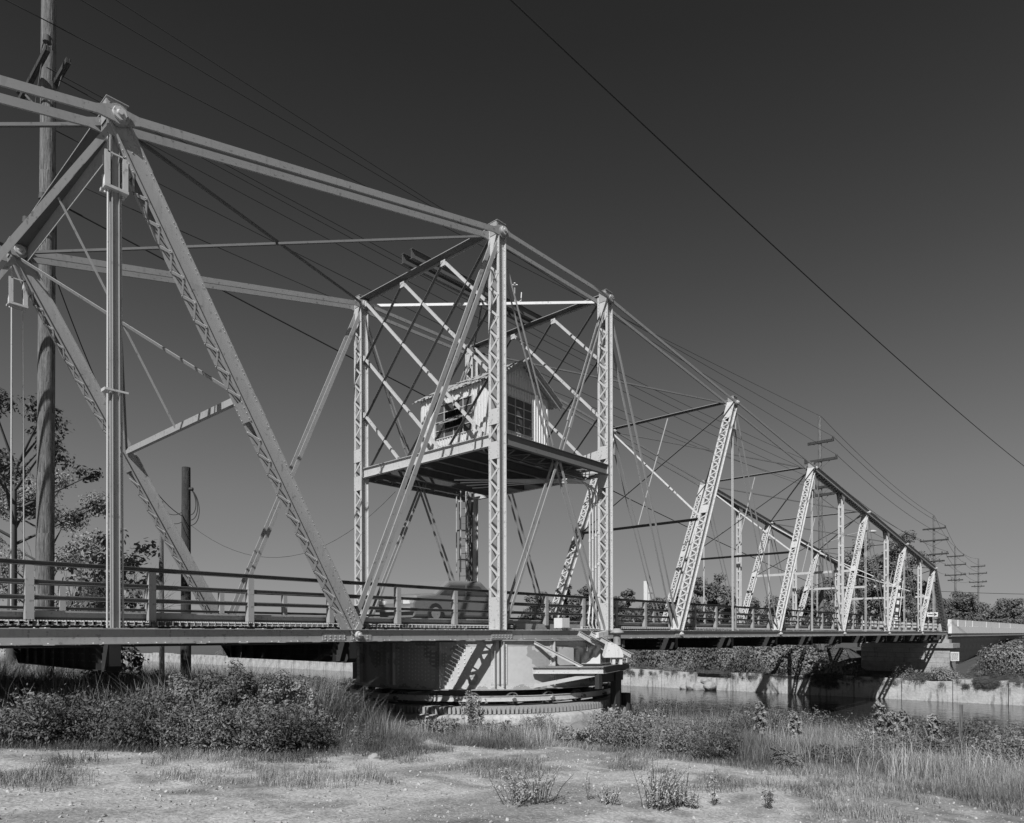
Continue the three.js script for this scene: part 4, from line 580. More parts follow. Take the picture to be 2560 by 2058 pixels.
  const mt = thing('motor_housing', 'white motor housing half covered by a dark tarpaulin', 'motor', [-0.55, -0.93, 4.95]); { const ax = V3(0.67, 0, 0.74), nz = V3(-0.74, 0, 0.67); new Bld().obox(V3(0, 0.27, 0), ax, AY, nz, 0.62, 0.42, 0.4).mesh('housing', M.white, mt); new Bld().obox(V3(0, 0.03, 0), ax, AY, nz, 0.72, 0.05, 0.5).mesh('base', M.black, mt);
    const B = new Bld(), nu = 14, nv = 12, P = (i, j) => { const u = i / nu, v = j / nv; const x = -0.48 + 0.8 * u; const drop = 0.40 * Math.pow(1 - u, 0.8) + 0.14; let y, o; if (v < 0.3) { o = -0.05 + 0.27 * v / 0.3; y = 0.52 + 0.06 * u + 0.05 * Math.sin(u * 9); } else { o = 0.225 + 0.05 * (v - 0.3) + 0.025 * Math.sin(u * 17 + v * 6) + 0.012 * Math.sin(u * 31 + 2); y = 0.52 + 0.06 * u - (v - 0.3) / 0.7 * drop + 0.05 * Math.sin(u * 9) * (1 - v); } return ax.clone().multiplyScalar(x).addScaledVector(nz, o).setY(y); }; for (let i = 0; i < nu; i++) for (let j = 0; j < nv; j++) B.quad(P(i, j), P(i + 1, j), P(i + 1, j + 1), P(i, j + 1)); B.mesh('tarpaulin', M.black, mt, { label: 'dark wrinkled tarpaulin' }); }
  const cap = thing('ventilator_cap', 'round metal capstan head in front of the right tower post', 'capstan', [1.4, 0.0, 4.66]); { const g = new THREE.LatheGeometry([[0.0, 0.19], [0.1, 0.185], [0.12, 0.15], [0.17, 0.13], [0.18, 0.09], [0.22, 0.08], [0.23, 0.02], [0.12, 0.0], [0.12, -0.35]].map(([x, y]) => new THREE.Vector2(x, y)), 24); mk('head', g, M.steel, cap); new Bld().cyl(V3(0, -0.5, 0), V3(0, -0.02, 0), 0.1, 0.1, 10).mesh('shaft', M.black, cap); new Bld().box(0.25, 0.38, -0.42, -0.2, -0.05, 0.05).mesh('bracket', M.rust, cap); }
}
// ---------------------------------------------------------------- a dark car crossing the bridge, seen through the railing
{ const car = thing('car', 'dark sedan crossing the bridge behind the railing', 'car', [-2.5, 0.335, 0.9]);
  const prof = [[-2.2, 0.28], [-2.25, 0.6], [-2.1, 0.78], [-1.35, 0.88], [-0.75, 1.3], [0.7, 1.34], [1.35, 0.92], [2.1, 0.82], [2.25, 0.6], [2.2, 0.28]];
  const s = new THREE.Shape(prof.map(([x, y]) => new THREE.Vector2(x, y))); for (const wx of [-1.4, 1.4]) { const h = new THREE.Path(); h.absarc(wx, 0.33, 0.001, 0, 6.28); }
  const g = new THREE.ExtrudeGeometry(s, { depth: 1.5, bevelEnabled: true, bevelSize: 0.1, bevelThickness: 0.1, bevelSegments: 3, curveSegments: 8 }); g.translate(0, 0, -0.75); mk('body', g, gm(0.22, { roughness: 0.4 }), car); car.scale.set(0.92, 0.93, 0.95);
  for (const e of [-1, 1]) { const wz = e * 0.858; const a = new Bld(); const q = [[-1.2, 0.92], [-0.72, 1.24], [-0.05, 1.27], [-0.05, 0.92]], q2 = [[0.03, 0.92], [0.03, 1.27], [0.62, 1.27], [1.15, 0.93]]; for (const w of [q, q2]) { const v = w.map(([x, y]) => V3(x, y, wz)); a.quad(v[0], v[1], v[2], v[3], V3(0, 0, e)); } a.mesh('side_window', M.glass, car); }
  for (const wx of [-1.4, 1.4]) for (const e of [-1, 1]) { const w = new Bld().cyl(V3(0, 0, -0.1), V3(0, 0, 0.1), 0.32, 0.32, 20).mesh('wheel', M.black, car); w.position.set(wx, 0.32, e * 0.8); const r = new Bld().cyl(V3(0, 0, -0.105), V3(0, 0, 0.105), 0.19, 0.19, 14).mesh('rim', M.steel, w); }
  for (const e of [-1, 1]) { new Bld().box(-2.36, -2.3, 0.6, 0.72, e * 0.6 - 0.16, e * 0.6 + 0.16).mesh('headlight', M.white, car); new Bld().box(2.3, 2.36, 0.6, 0.72, e * 0.6 - 0.16, e * 0.6 + 0.16).mesh('tail_light', M.rust, car); }
  new Bld().box(-2.42, -2.28, 0.36, 0.5, -0.85, 0.85).mesh('bumper', M.steel, car); new Bld().box(2.28, 2.42, 0.36, 0.5, -0.85, 0.85).mesh('bumper', M.steel, car); }

// ---------------------------------------------------------------- far pier, abutment and approach span
{ const pier = thing('rest_pier', 'stone block pier under the far end of the bridge', 'pier', [59, 0, 0]); const r = rng(12);
  const bl = (x0, x1, y0, y1, z0, z1, mat, name = 'stone_block') => new Bld().box(x0, x1, y0, y1, z0, z1).mesh(name, mat, pier);
  bl(-1.75, 1.6, -1.38, -0.96, -3.75, 4.35, M.stone, 'cap_stone');
  for (let c = 0; c < 7; c++) { const y1 = -1.385 - c * 0.46, y0 = y1 - 0.45; let z = -3.5 + (c % 2 ? 0 : -0.0), k = 0; while (z < 4.0) { let L = (c % 2 ? 0.7 : 1.1) + 0.5 * r(); if (k === 0 && c % 2) L = 0.6; let z1 = Math.min(4.05, z + L); if (4.05 - z1 < 0.4) z1 = 4.05; bl(-1.45 - 0.04 * r(), 1.4, y0, y1 - 0.006, z + 0.008, z1 - 0.006 + (z1 >= 4.05 ? 0.04 * r() : 0), r() < 0.25 ? M.conc2 : M.stone); z = z1; k++; if (z1 >= 4.05) break; } }
  for (const z of [hz, -hz]) new Bld().box(0.1, 1.2, -0.955, -0.6, z - 0.45, z + 0.45).box(0.25, 1.0, -0.6, -0.16, z - 0.2, z + 0.2).mesh('bearing', M.steel, pier);
  // approach span
  const par = gm(0.88, { roughness: 0.9, map: VARS[0] });
  const ap = thing('approach_span', 'concrete approach span with a broken block parapet beyond the bridge', 'road bridge', [60.3, 0, 0]);
  new Bld().box(0, 120, -0.02, 0.30, -3.9, 3.39).mesh('road_slab', M.conc2, ap);
  for (const s of [1, -1]) { const z0 = s > 0 ? 3.4 : -4.3, z1 = s > 0 ? 3.75 : -3.95; new Bld().box(0, 80, -0.03, 0.66, z0, z1).mesh('parapet_base', par, ap); for (const [a, b] of [[0, 2.9], [3.35, 7.1], [7.3, 11], [11.3, 20], [20.3, 30], [30.3, 40], [40.3, 60], [60.3, 80]]) new Bld().box(a, b, 0.665, 1.30, z0 + 0.02, z1 - 0.02).mesh('parapet_block', par, ap); }
  for (const z of [3.55, 1.2, -1.2, -4.1]) new Bld().box(0.3, z > 3 ? 60 : 2.5, z > 3 ? -0.34 : -0.95, -0.035, z - 0.12, z + 0.12).mesh('girder', M.steel, ap);
  const ab = thing('abutment', 'stone abutment in shadow under the approach span', 'abutment', [66.5, 0, 0]); new Bld().box(-3.4, 110, -4.5, -0.06, -3.4, 2.35).mesh('abutment_wall', M.stone, ab); for (let c = 0; c < 5; c++) new Bld().box(-3.44, 40, -0.9 - c * 0.6, -0.88 - c * 0.6, 2.0, 2.38).mesh('string_course', M.stone, ab);
  const sg = thing('notice_board', 'small white notice board fixed to the corner of the stone pier', 'sign', [57.4, -2.55, 4.2]); new Bld().box(-0.02, 0, 0, 0.82, -0.05, 0.62).mesh('panel', M.white, sg); { const B = new Bld(), r2 = rng(4); for (let i = 0; i < 6; i++) { let z = 0.02; while (z < 0.5) { const w = 0.04 + 0.1 * r2(); B.box(-0.024, -0.0205, 0.1 + i * 0.11, 0.16 + i * 0.11, z, Math.min(0.55, z + w)); z += w + 0.03; } } B.mesh('print', M.rust, sg, STUFF); } new Bld().box(0.0, 0.06, -0.9, 0.8, 0.22, 0.28).mesh('post', M.wood, sg);
}
{ const p = at(2331, 1587, 98); const s = thing('arrow_sign', 'white sign with a black arrow beyond the end of the bridge', 'sign', [p.x, 0.3, p.z]); const o = new THREE.Group(); const ry = -Math.PI / 2 + 0.6; // faces the bridge
  const d = V3(0.64, 0, 0.77).normalize(), n = V3(-0.77, 0, 0.64); const B = (c, w, h2, t) => new Bld().obox(c, d, AY, n, w, h2, t); B(V3(0, 2.3, 0), 1.5, 0.62, 0.02).mesh('panel', M.white, s);
  const a = B(V3(0, 2.3, 0).addScaledVector(d, -0.15).addScaledVector(n, 0.013), 0.85, 0.13, 0.005); const q = (u, y) => d.clone().multiplyScalar(u).addScaledVector(n, 0.0155).setY(2.3 + y).add(V3(0, 0, 0)); a.tri(q(0.25, -0.24), q(0.66, 0), q(0.25, 0.24), n); a.mesh('arrow', M.black, s); for (const e of [-0.5, 0.5]) B(d.clone().multiplyScalar(e).addScaledVector(n, -0.04).setY(1.3), 0.07, 2.6, 0.05).mesh('post', M.steel, s); }
{ const p = at(2240, 1587, 80); const g = thing('barrier_gate', 'raised barrier arm with black and white stripes', 'barrier', [p.x, 0.3, p.z]); const d = V3(0.135, 0.99, 0.07).normalize(), side = RT.clone(); new Bld().box(-0.3, 0.3, 0, 1.2, -0.3, 0.3).mesh('housing', M.white, g); for (let i = 0; i < 12; i++) { const c = V3(0, 1.3, 0).addScaledVector(d, 0.22 + i * 0.43); new Bld().obox(c, V3().crossVectors(d, FW).normalize(), d, FW, 0.34 - 0.016 * i, 0.43, 0.06).mesh('stripe', i % 2 ? M.black : M.white, g); } new Bld().bar(V3(0.4, 1.0, 0.2), V3(0.4, 1.3, 0.2).addScaledVector(d, 4.6), AX, 0.06, 0.06).mesh('arm', M.white, g); }
{ const lab = ['left of two banded traffic drums beyond the end of the bridge', 'right of two banded traffic drums near the end post']; [[2246, 72], [2271, 72]].forEach(([x, d], i) => { const p = at(x, 1587, d), t = thing('traffic_drum', lab[i], 'traffic drum', [p.x, 0.31, p.z], 'traffic drums'); new Bld().cyl(V3(0, 0, 0), V3(0, 0.95, 0), 0.34, 0.27, 18).mesh('body', M.rust, t); for (const y of [0.28, 0.58]) new Bld().cyl(V3(0, y, 0), V3(0, y + 0.15, 0), 0.345 - y * 0.07, 0.345 - (y + 0.15) * 0.07, 18, false).mesh('band', M.steel2, t); new Bld().cyl(V3(0, 0, 0), V3(0, 0.07, 0), 0.42, 0.42, 16).mesh('base', M.black, t); }); }
{ const p = at(1621, 1587, 300); const w = thing('storage_tower', 'distant tall white tower above the trees behind the bridge', 'tower', [p.x, -1, p.z]); const dr = M.white; const B = new Bld(); B.box(-1.3, 1.3, 0, 21, -1.3, 1.3); B.mesh('shaft', dr, w); new Bld().box(-2.3, -1.5, 0, 23.4, -0.9, 0.9).mesh('stair_shaft', dr, w); new Bld().box(-1.35, 1.35, 18, 18.6, -1.35, 1.35).mesh('band', M.steel, w); }

// ---------------------------------------------------------------- poles and wires
function pole(name, label, x, z, y0, y1, r0, r1, mat, arms = [], group, th = 0.055) { const t = thing(name, label, 'utility pole', [x, y0, z], group); const B = new Bld(), n = 10, seg = 14, rr = rng(Math.floor((x + 200) * 7)); const lean = [(rr() - 0.5) * 0.012, (rr() - 0.5) * 0.012]; for (let i = 0; i < n; i++) { const a = i / n, b = (i + 1) / n, h = y1 - y0; B.cyl(V3(lean[0] * a * h, a * h, lean[1] * a * h), V3(lean[0] * b * h, b * h, lean[1] * b * h), r0 + (r1 - r0) * a, r0 + (r1 - r0) * b, seg, i === 0 || i === n - 1); } B.mesh('shaft', mat, t);
  for (const [y, len, ins, dx] of arms) { const yy = y - y0, ox = dx ?? 0.16; const c = new Bld().box(-ox - th, -ox + th, yy - th * 1.15, yy + th * 1.15, -len / 2, len / 2); const arm = c.mesh('crossarm', M.woodDark, t); const br = new Bld(); for (const e of [-1, 1]) br.bar(V3(-ox, yy - 0.07, e * len * 0.3), V3(-ox * 0.8, yy - 0.75, 0), AX, 0.02, 0.05); br.mesh('arm_brace', M.rust, arm); for (const f of ins) { const g = new Bld().cyl(V3(-ox, yy + 0.066, f * len / 2), V3(-ox, yy + 0.2, f * len / 2), 0.03, 0.03, 6).cyl(V3(-ox, yy + 0.18, f * len / 2), V3(-ox, yy + 0.34, f * len / 2), 0.10, 0.085, 8); g.mesh('insulator', M.dark, arm); } }
  return t; }
const A5 = [-0.95, 0.95];
const lp = pole('utility_pole', 'thick weathered timber pole at the left edge behind the truss', -12.18, -4.44, -2.1, 17.4, 0.225, 0.17, M.wood, [[14.75, 2.6, A5, 0.22], [14.72, 2.6, [-0.6], -0.24], [11.0, 1.6, A5, 0.2]]);
new Bld().path([V3(0.2, 13.2, 0.05), V3(0.24, 12.6, 0.05)], 0.05).box(0.16, 0.3, 12.2, 13.4, -0.02, 0.06).mesh('fitting', M.dark, lp);
const p2 = pole('dark_pole', 'dark creosoted pole stub with loops of cable, behind the railing', -5.1, -12.3, -2.8, 6.98, 0.22, 0.17, M.woodDark); { const B = new Bld(); for (let k = 0; k < 3; k++) { const pts = []; for (let i = 0; i <= 20; i++) { const u = i / 20 * Math.PI, o = 0.2 + (0.30 + 0.09 * k) * Math.sin(u) * (0.55 + 0.45 * (i / 20)), y = 8.85 - (1.05 + 0.22 * k) * (1 - Math.cos(u)) / 2; pts.push(RT.clone().multiplyScalar(o).setY(y)); } B.path(pts, 0.017, 5); } B.mesh('cable_loop', M.wire, p2); new Bld().cyl(RT.clone().multiplyScalar(0.15).setY(8.87), RT.clone().multiplyScalar(0.32).setY(8.87), 0.07, 0.07, 8).mesh('spool', M.black, p2); }
const p3 = at(405, 1587, 27), sp = pole('small_pole', 'slender pole with a pale meter box behind the railing', p3.x, p3.z, -2.5, 5.15, 0.10, 0.08, M.wood); new Bld().box(-0.28, 0.02, 4.25, 4.8, -0.22, 0.0).mesh('meter_box', M.steel, sp);
const FP = [[50, -4.8, 20.1, 0.2], [98.8, -5, 16.95, 0.19], [144, -10, 17, 0.19], [180, -11.5, 17.6, 0.19]];
const fl = ['tall utility pole with a street lamp behind the river arm', 'second utility pole along the road, just right of the end post', 'third utility pole along the road beyond the parapet', 'farthest utility pole at the right edge'];
FP.forEach(([x, z, y, r], i) => { const t = pole('line_pole', fl[i], x, z, -1.5, y, r + 0.05, r - 0.06, M.wood, i === 0 ? [[y - 2.4, 2.3, [0.95]], [y - 4.1, 2.9, A5], [y - 6.6, 2.9, [0.9, 0.3, -0.3, -0.9]], [y - 7.3, 2.4, []]] : [[y - 1.9, 2.9, [0.95]], [y - 3.6, 3.6, A5], [y - 5.6, 3.6, [0.9, 0.55, -0.9]], [y - 6.6, 2.6, [0.5, -0.5]]], 'utility poles along the road', i ? 0.09 : 0.1);
  if (i === 0) { const a = at(2060, 1362, 64.8), b = at(2165, 1331, 65), c = at(2183, 1332, 65); const o = V3(x, -1.5, z); new Bld().path([a.sub(o), V3().lerpVectors(a, b.clone().sub(o), 0.6).add(V3(0, 0.12, 0)), b.clone().sub(o)], 0.04).mesh('lamp_arm', M.steel, t); const lb = mk('lamp_head', new THREE.SphereGeometry(0.38, 14, 8), M.steel2, t); lb.scale.set(1, 0.35, 0.5); lb.position.copy(c.clone().sub(o)); lb.rotation.y = -0.8; }
  if (i === 2) { const b = new Bld().cyl(V3(0.1, 6.1, 0.6), V3(0.1, 7.1, 0.6), 0.25, 0.25, 10); b.mesh('transformer', M.white, t); } });
const wireLab = [];
function wire(label, P, Q, sag, r, group, seg = 18, back = 0) { if (back) P = P.clone().lerp(Q, -back); const pts = []; for (let i = 0; i <= seg; i++) { const u = i / seg; const q = P.clone().lerp(Q, u); q.y -= sag * 4 * u * (1 - u); pts.push(q); } const o = pts[0].clone(); const B = new Bld(); B.path(pts.map(p => p.clone().sub(o)), r, 5); const m = B.mesh('power_line', M.wire); m.position.copy(o); return top(m, 'power_line', label, 'wire', group); }
const G1 = 'power lines from the left pole to the road poles';
const arm = (i, y, f, len) => V3(FP[i][0] - 0.16, FP[i][2] - y + 0.3, FP[i][1] + f * len / 2);
wire('uppermost thin wire running to the top of the tall pole', at(220, 83, 19), V3(50, 20.1, -4.8), 0.25, 0.014, G1, 22, 0.3);
wire('second wire from the top, to the short crossarm of the tall pole', at(395, 88, 20), arm(0, 2.4, 0.95, 2.3), 0.3, 0.014, G1, 22, 0.3);
wire('third wire from the top, to the long crossarm of the tall pole', at(470, 90, 20), arm(0, 4.1, 0.95, 2.9), 0.3, 0.013, G1, 22, 0.3);
wire('wire from the left pole passing just over the left peak of the truss', at(122, 164, 18.3), arm(0, 4.1, -0.95, 2.9), 0.5, 0.014, G1);
wire('wire from the crossarm end of the left pole', at(147, 192, 18.0), arm(0, 6.6, 0.9, 2.9), 0.5, 0.013, G1);
wire('wire from the lower side of the left crossarm', at(140, 226, 18.4), arm(0, 6.6, 0.3, 2.9), 0.6, 0.013, G1);
wire('lower wire leaving the left pole at its double crossarm', at(120, 310, 18.6), arm(0, 6.6, -0.9, 2.9), 0.7, 0.013, G1);
wire('wire below the peak of the truss, crossing the tower portal', at(115, 420, 18.6), arm(0, 7.3, 0.9, 2.4), 0.8, 0.012, G1);
wire('thick dark communication cable descending across the tower', at(100, 478, 18.6), at(2053, 1470, 64.6), 0.5, 0.026, G1);
wire('slack service cable from the left pole down to the dark pole stub', at(125, 640, 18.7), at(462, 1290, 29.1), 1.3, 0.016, 'service cables');
wire('sagging thin cable from the dark pole stub to the cabin platform', at(478, 1310, 29.1), at(990, 1228, 27), 1.9, 0.008, 'service cables');
wire('short slack cable between the slender pole and the dark stub, upper', at(412, 1275, 27), at(455, 1278, 29), 0.12, 0.012, 'service cables', 8); wire('short slack cable between the slender pole and the dark stub, lower', at(412, 1290, 27), at(455, 1302, 29), 0.15, 0.012, 'service cables', 8);
const G2 = 'wires between the road poles';
for (let i = 0; i < 3; i++) { const nm = ['first', 'second', 'third'][i]; wire(`topmost wire on the ${nm} stretch between the road poles`, V3(FP[i][0], FP[i][2], FP[i][1]), V3(FP[i + 1][0], FP[i + 1][2], FP[i + 1][1]), 0.7, 0.02, G2);
  wire(`right upper crossarm wire on the ${nm} stretch between the road poles`, arm(i, i ? 1.9 : 2.4, 0.95, i ? 2.9 : 2.3), arm(i + 1, 1.9, 0.95, 2.9), 0.8, 0.02, G2);
  wire(`right middle crossarm wire on the ${nm} stretch between the road poles`, arm(i, i ? 3.6 : 4.1, 0.95, 2.9), arm(i + 1, 3.6, 0.95, 3.6), 0.8, 0.02, G2);
  wire(`left middle crossarm wire on the ${nm} stretch between the road poles`, arm(i, i ? 3.6 : 4.1, -0.95, 2.9), arm(i + 1, 3.6, -0.95, 3.6), 0.8, 0.02, G2);
  wire(`lower right crossarm wire on the ${nm} stretch between the road poles`, arm(i, i ? 5.6 : 6.6, 0.9, 2.9), arm(i + 1, 5.6, 0.9, 3.6), 0.9, 0.02, G2);
  wire(`lower left crossarm wire on the ${nm} stretch between the road poles`, arm(i, i ? 5.6 : 6.6, -0.9, 2.9), arm(i + 1, 5.6, -0.9, 3.6), 0.9, 0.02, G2); }
wire('single heavy cable crossing the open sky at the upper right', at(1200, -80, 17), at(2600, 1200, 62), 0.5, 0.024, null, 30);
wire('level wire behind the parapet at the right edge', at(2345, 1482, 85), at(2700, 1492, 75), 0.1, 0.03, null);

// ---------------------------------------------------------------- trees, shrubs, weeds
function leafGeo(clumps, n, size, r, flat = 0.0, elong = 1.6) { // diamond leaves scattered through the outer part of each clump
  const P = new Float32Array(n * 18), N = new Float32Array(n * 18), C = new Float32Array(n * 18); let tot = 0; for (const c of clumps) tot += c[3] ** 2; let o = 0;
  for (const c of clumps) { const k = Math.max(1, Math.round(n * c[3] ** 2 / tot)), tone = 0.8 + 0.4 * r(); for (let i = 0; i < k && o < n * 18; i++) {
    let x, y, z, l; do { x = r() * 2 - 1; y = r() * 2 - 1; z = r() * 2 - 1; l = Math.hypot(x, y, z); } while (l > 1 || l < 0.05); const rad = Math.pow(r(), 0.45) / l * (0.85 + 0.35 * r()); const p = V3(c[0] + x * rad * c[3], c[1] + y * rad * c[3] * (c[4] ?? 0.8), c[2] + z * rad * c[3]);
    const n0 = V3(x / l * 0.6 + r() - 0.5, y / l * 0.6 + 0.35 + r() - 0.5, z / l * 0.6 + r() - 0.5).normalize(), a = V3(r() - 0.5, (r() - 0.5) * (1 - flat) - 0.2, r() - 0.5); a.addScaledVector(n0, -a.dot(n0)).normalize(); const b = V3().crossVectors(n0, a), s = size * (0.6 + 0.8 * r()); const q = [p.clone().addScaledVector(a, s * elong / 2), p.clone().addScaledVector(b, s / 2), p.clone().addScaledVector(a, -s * elong / 2), p.clone().addScaledVector(b, -s / 2)]; const t = tone * (0.75 + 0.5 * r());
    for (const j of [0, 1, 2, 0, 2, 3]) { P[o] = q[j].x; P[o + 1] = q[j].y; P[o + 2] = q[j].z; N[o] = n0.x; N[o + 1] = n0.y; N[o + 2] = n0.z; C[o] = C[o + 1] = C[o + 2] = t; o += 3; } } }
  const g = new THREE.BufferGeometry(); g.setAttribute('position', new THREE.BufferAttribute(P.subarray(0, o), 3)); g.setAttribute('normal', new THREE.BufferAttribute(N.subarray(0, o), 3)); g.setAttribute('color', new THREE.BufferAttribute(C.subarray(0, o), 3)); return g; }
function tree(name, label, x, z, y0, h, w, seed, o = {}) { const r = rng(seed), t = thing(name, label, o.cat ?? 'tree', [x, y0, z], o.group); const B = new Bld(), clumps = []; const tr = (o.trunk ?? 0.018) * h, th0 = h * (o.bare ?? 0.3); const top0 = V3((r() - 0.5) * 0.06 * h, h * 0.75, (r() - 0.5) * 0.06 * h); B.cyl(V3(0, -0.2, 0), top0.clone().multiplyScalar(0.5), tr, tr * 0.7, 8).cyl(top0.clone().multiplyScalar(0.5), top0, tr * 0.7, tr * 0.25, 7);
  const nb = o.limbs ?? 16; for (let i = 0; i < nb; i++) { const f = i / nb, y = th0 + (h * 0.95 - th0) * f, rad = w / 2 * Math.sqrt(Math.max(0.05, 1 - Math.pow((f - 0.38) / 0.66, 2))) * (0.55 + 0.55 * r()), a = i * 2.4 + r(); const e = V3(rad * Math.cos(a), y + 0.05 * h * r(), rad * Math.sin(a)), s = top0.clone().multiplyScalar(cl((y - 0.12 * h) / (h * 0.75), 0.15, 1)); B.cyl(s, e, tr * 0.3, tr * 0.08, 5, false); for (let k = 0; k < 3; k++) { const cr = (o.cr ?? 0.16) * w * (0.55 + 0.6 * r()); const q = e.clone().lerp(s, 0.3 * r()).add(V3((r() - 0.5) * cr * 1.6, (r() - 0.4) * cr * 1.3, (r() - 0.5) * cr * 1.6)); clumps.push([q.x, q.y, q.z, cr, 0.75]); B.cyl(e.clone().lerp(s, 0.2), q, tr * 0.08, tr * 0.03, 4, false); } }
  B.mesh('trunk', LM.brown, t); if (o.n !== 0) mk('crown', leafGeo(clumps, o.n ?? 3500, o.leaf ?? 0.3, r), o.mat ?? LM.far, t); return t; }
// left of the bridge
{ let p = at(25, 1587, 24); tree('left_tree', 'dark leafy tree at the left edge whose branches reach past the pole', p.x, p.z, -2.2, 10.6, 6.2, 31, { n: 5200, leaf: 0.085, mat: LM.dark, cr: 0.08, bare: 0.62, limbs: 15 });
  p = at(120, 1587, 34); tree('bushy_tree', 'full mid-grey tree behind the thick pole', p.x, p.z, -2.4, 11.4, 6.8, 32, { n: 24000, leaf: 0.07, mat: LM.light, bare: 0.2, cr: 0.13 });
  p = at(285, 1587, 21); tree('low_tree', 'small leafy sapling in front of the railing line at the left hanger', p.x, p.z, -2.3, 5.6, 2.3, 33, { n: 1500, leaf: 0.10, mat: LM.mid, bare: 0.5, cr: 0.17, cat: 'sapling' });
  p = at(290, 1587, 19.5); tree('low_tree', 'dense dark sapling growing below the deck beside the pole', p.x, p.z, -2.3, 2.5, 2.0, 34, { n: 2600, leaf: 0.09, mat: LM.dark, bare: 0.05, cr: 0.2, cat: 'sapling' });
  // bare shrub
  const r = rng(77), q = at(190, 1587, 24), t = thing('bare_shrub', 'leafless twiggy shrub arching right beside the thick pole', 'shrub', [q.x, -2.2, q.z]); const B = new Bld(); const grow = (P, d, L, rad, k) => { const E = P.clone().addScaledVector(d, L); B.cyl(P, E, rad, rad * 0.7, 5, false); if (k > 0) { const n = k > 2 ? 3 : 2; for (let i = 0; i < n; i++) grow(P.clone().lerp(E, 0.55 + 0.45 * r()), d.clone().add(V3((r() - 0.5) * 1.0, (r() - 0.35) * 0.7, (r() - 0.5) * 1.0)).normalize(), L * (0.62 + 0.25 * r()), rad * 0.62, k - 1); } }; for (let i = 0; i < 6; i++) { const a = -0.5 + i * 0.25; grow(V3(0, 0, 0), V3(RT.x * (0.35 + a * 0.5), 1, RT.z * (0.35 + a * 0.5)).normalize(), 1.45 + 0.6 * r(), 0.035, 5); } B.mesh('branches', LM.brown, t); }
// far side, behind the bridge
{ const T = [[1345, 1478, 62, 118, 'low rounded tree left of the near right tower post, behind the railing'], [1410, 1462, 60, 110, 'taller tree just left of the inclined laced post behind the railing'], [1468, 1460, 48, 104, 'narrow tree right behind the inclined laced post'], [1505, 1470, 40, 112, 'small tree left of the conduits on the tower post'], [1560, 1476, 46, 120, 'lone tree right of the near right tower post'], [1640, 1498, 62, 125, 'low tree at the foot of the white tower'], [1690, 1488, 52, 116, 'dark tree between the tower post and the large inclined post'], [1772, 1441, 92, 96, 'large rounded tree right of the large inclined post'], [1870, 1510, 70, 118, 'low tree behind the second inclined post'], [1945, 1498, 70, 110, 'tree left of the third inclined post'], [2010, 1470, 60, 108, 'tree behind the third inclined post'], [2075, 1440, 70, 112, 'tree left of the two tall trees at the bridge end'], [2150, 1342, 100, 98, 'left of the two tall trees behind the bridge end'], [2250, 1338, 96, 102, 'right of the two tall trees behind the bridge end'], [2205, 1400, 70, 95, 'shorter tree between the two tall trees'], [2300, 1455, 60, 108, 'tree directly behind the end post'], [2350, 1510, 48, 120, 'low dark tree just right of the end post'], [2405, 1488, 66, 128, 'tree between the second and third road poles'], [2455, 1520, 50, 134, 'low tree at the right edge behind the parapet'], [2520, 1500, 60, 130, 'tree beyond the right edge of the parapet']];
  T.forEach(([x, y, w, d, lab], i) => { const p = at(x, 1587, d), h = (1587 - y) / 1747 * d + 1.6; tree('bank_tree', lab, p.x, p.z, -1.6, h, w * d / 1747 * 1.15, 100 + i * 7, { n: 14000, leaf: 0.19, mat: i % 3 ? LM.far : LM.mid, bare: 0.08, cr: 0.2, limbs: 20, group: 'trees behind the bridge' }); });
  // low far-off growth along the horizon
  const r = rng(9), cg = leafGeo([[0, 0, 0, 1, 0.8]], 150, 0.17, r), im = new THREE.InstancedMesh(cg, LM.far, 6500), m = new THREE.Matrix4(), c = new THREE.Color(); for (let i = 0; i < 6500; i++) { const x = 900 + 1650 * r(), d = 115 + 45 * r(), p = at(x, 1587, d), lim = (x < 1310 ? 2.0 : x < 2300 ? 4.2 : 3.0) * (0.5 + 1.0 * fb2(x * 0.02, 4, 3, 7)), hh = 0.8 + 0.8 * r(); m.makeScale(1.2, hh, 1.2).setPosition(p.x, -1.2 + lim * r(), p.z); im.setMatrixAt(i, m); const t = 0.7 + 0.6 * r(); c.setRGB(t, t, t); im.setColorAt(i, c); } im.name = 'far_undergrowth'; im.userData = { kind: 'stuff', label: 'low dark undergrowth along the horizon behind the bridge', category: 'undergrowth' }; im.castShadow = im.receiveShadow = true; scene.add(im); }
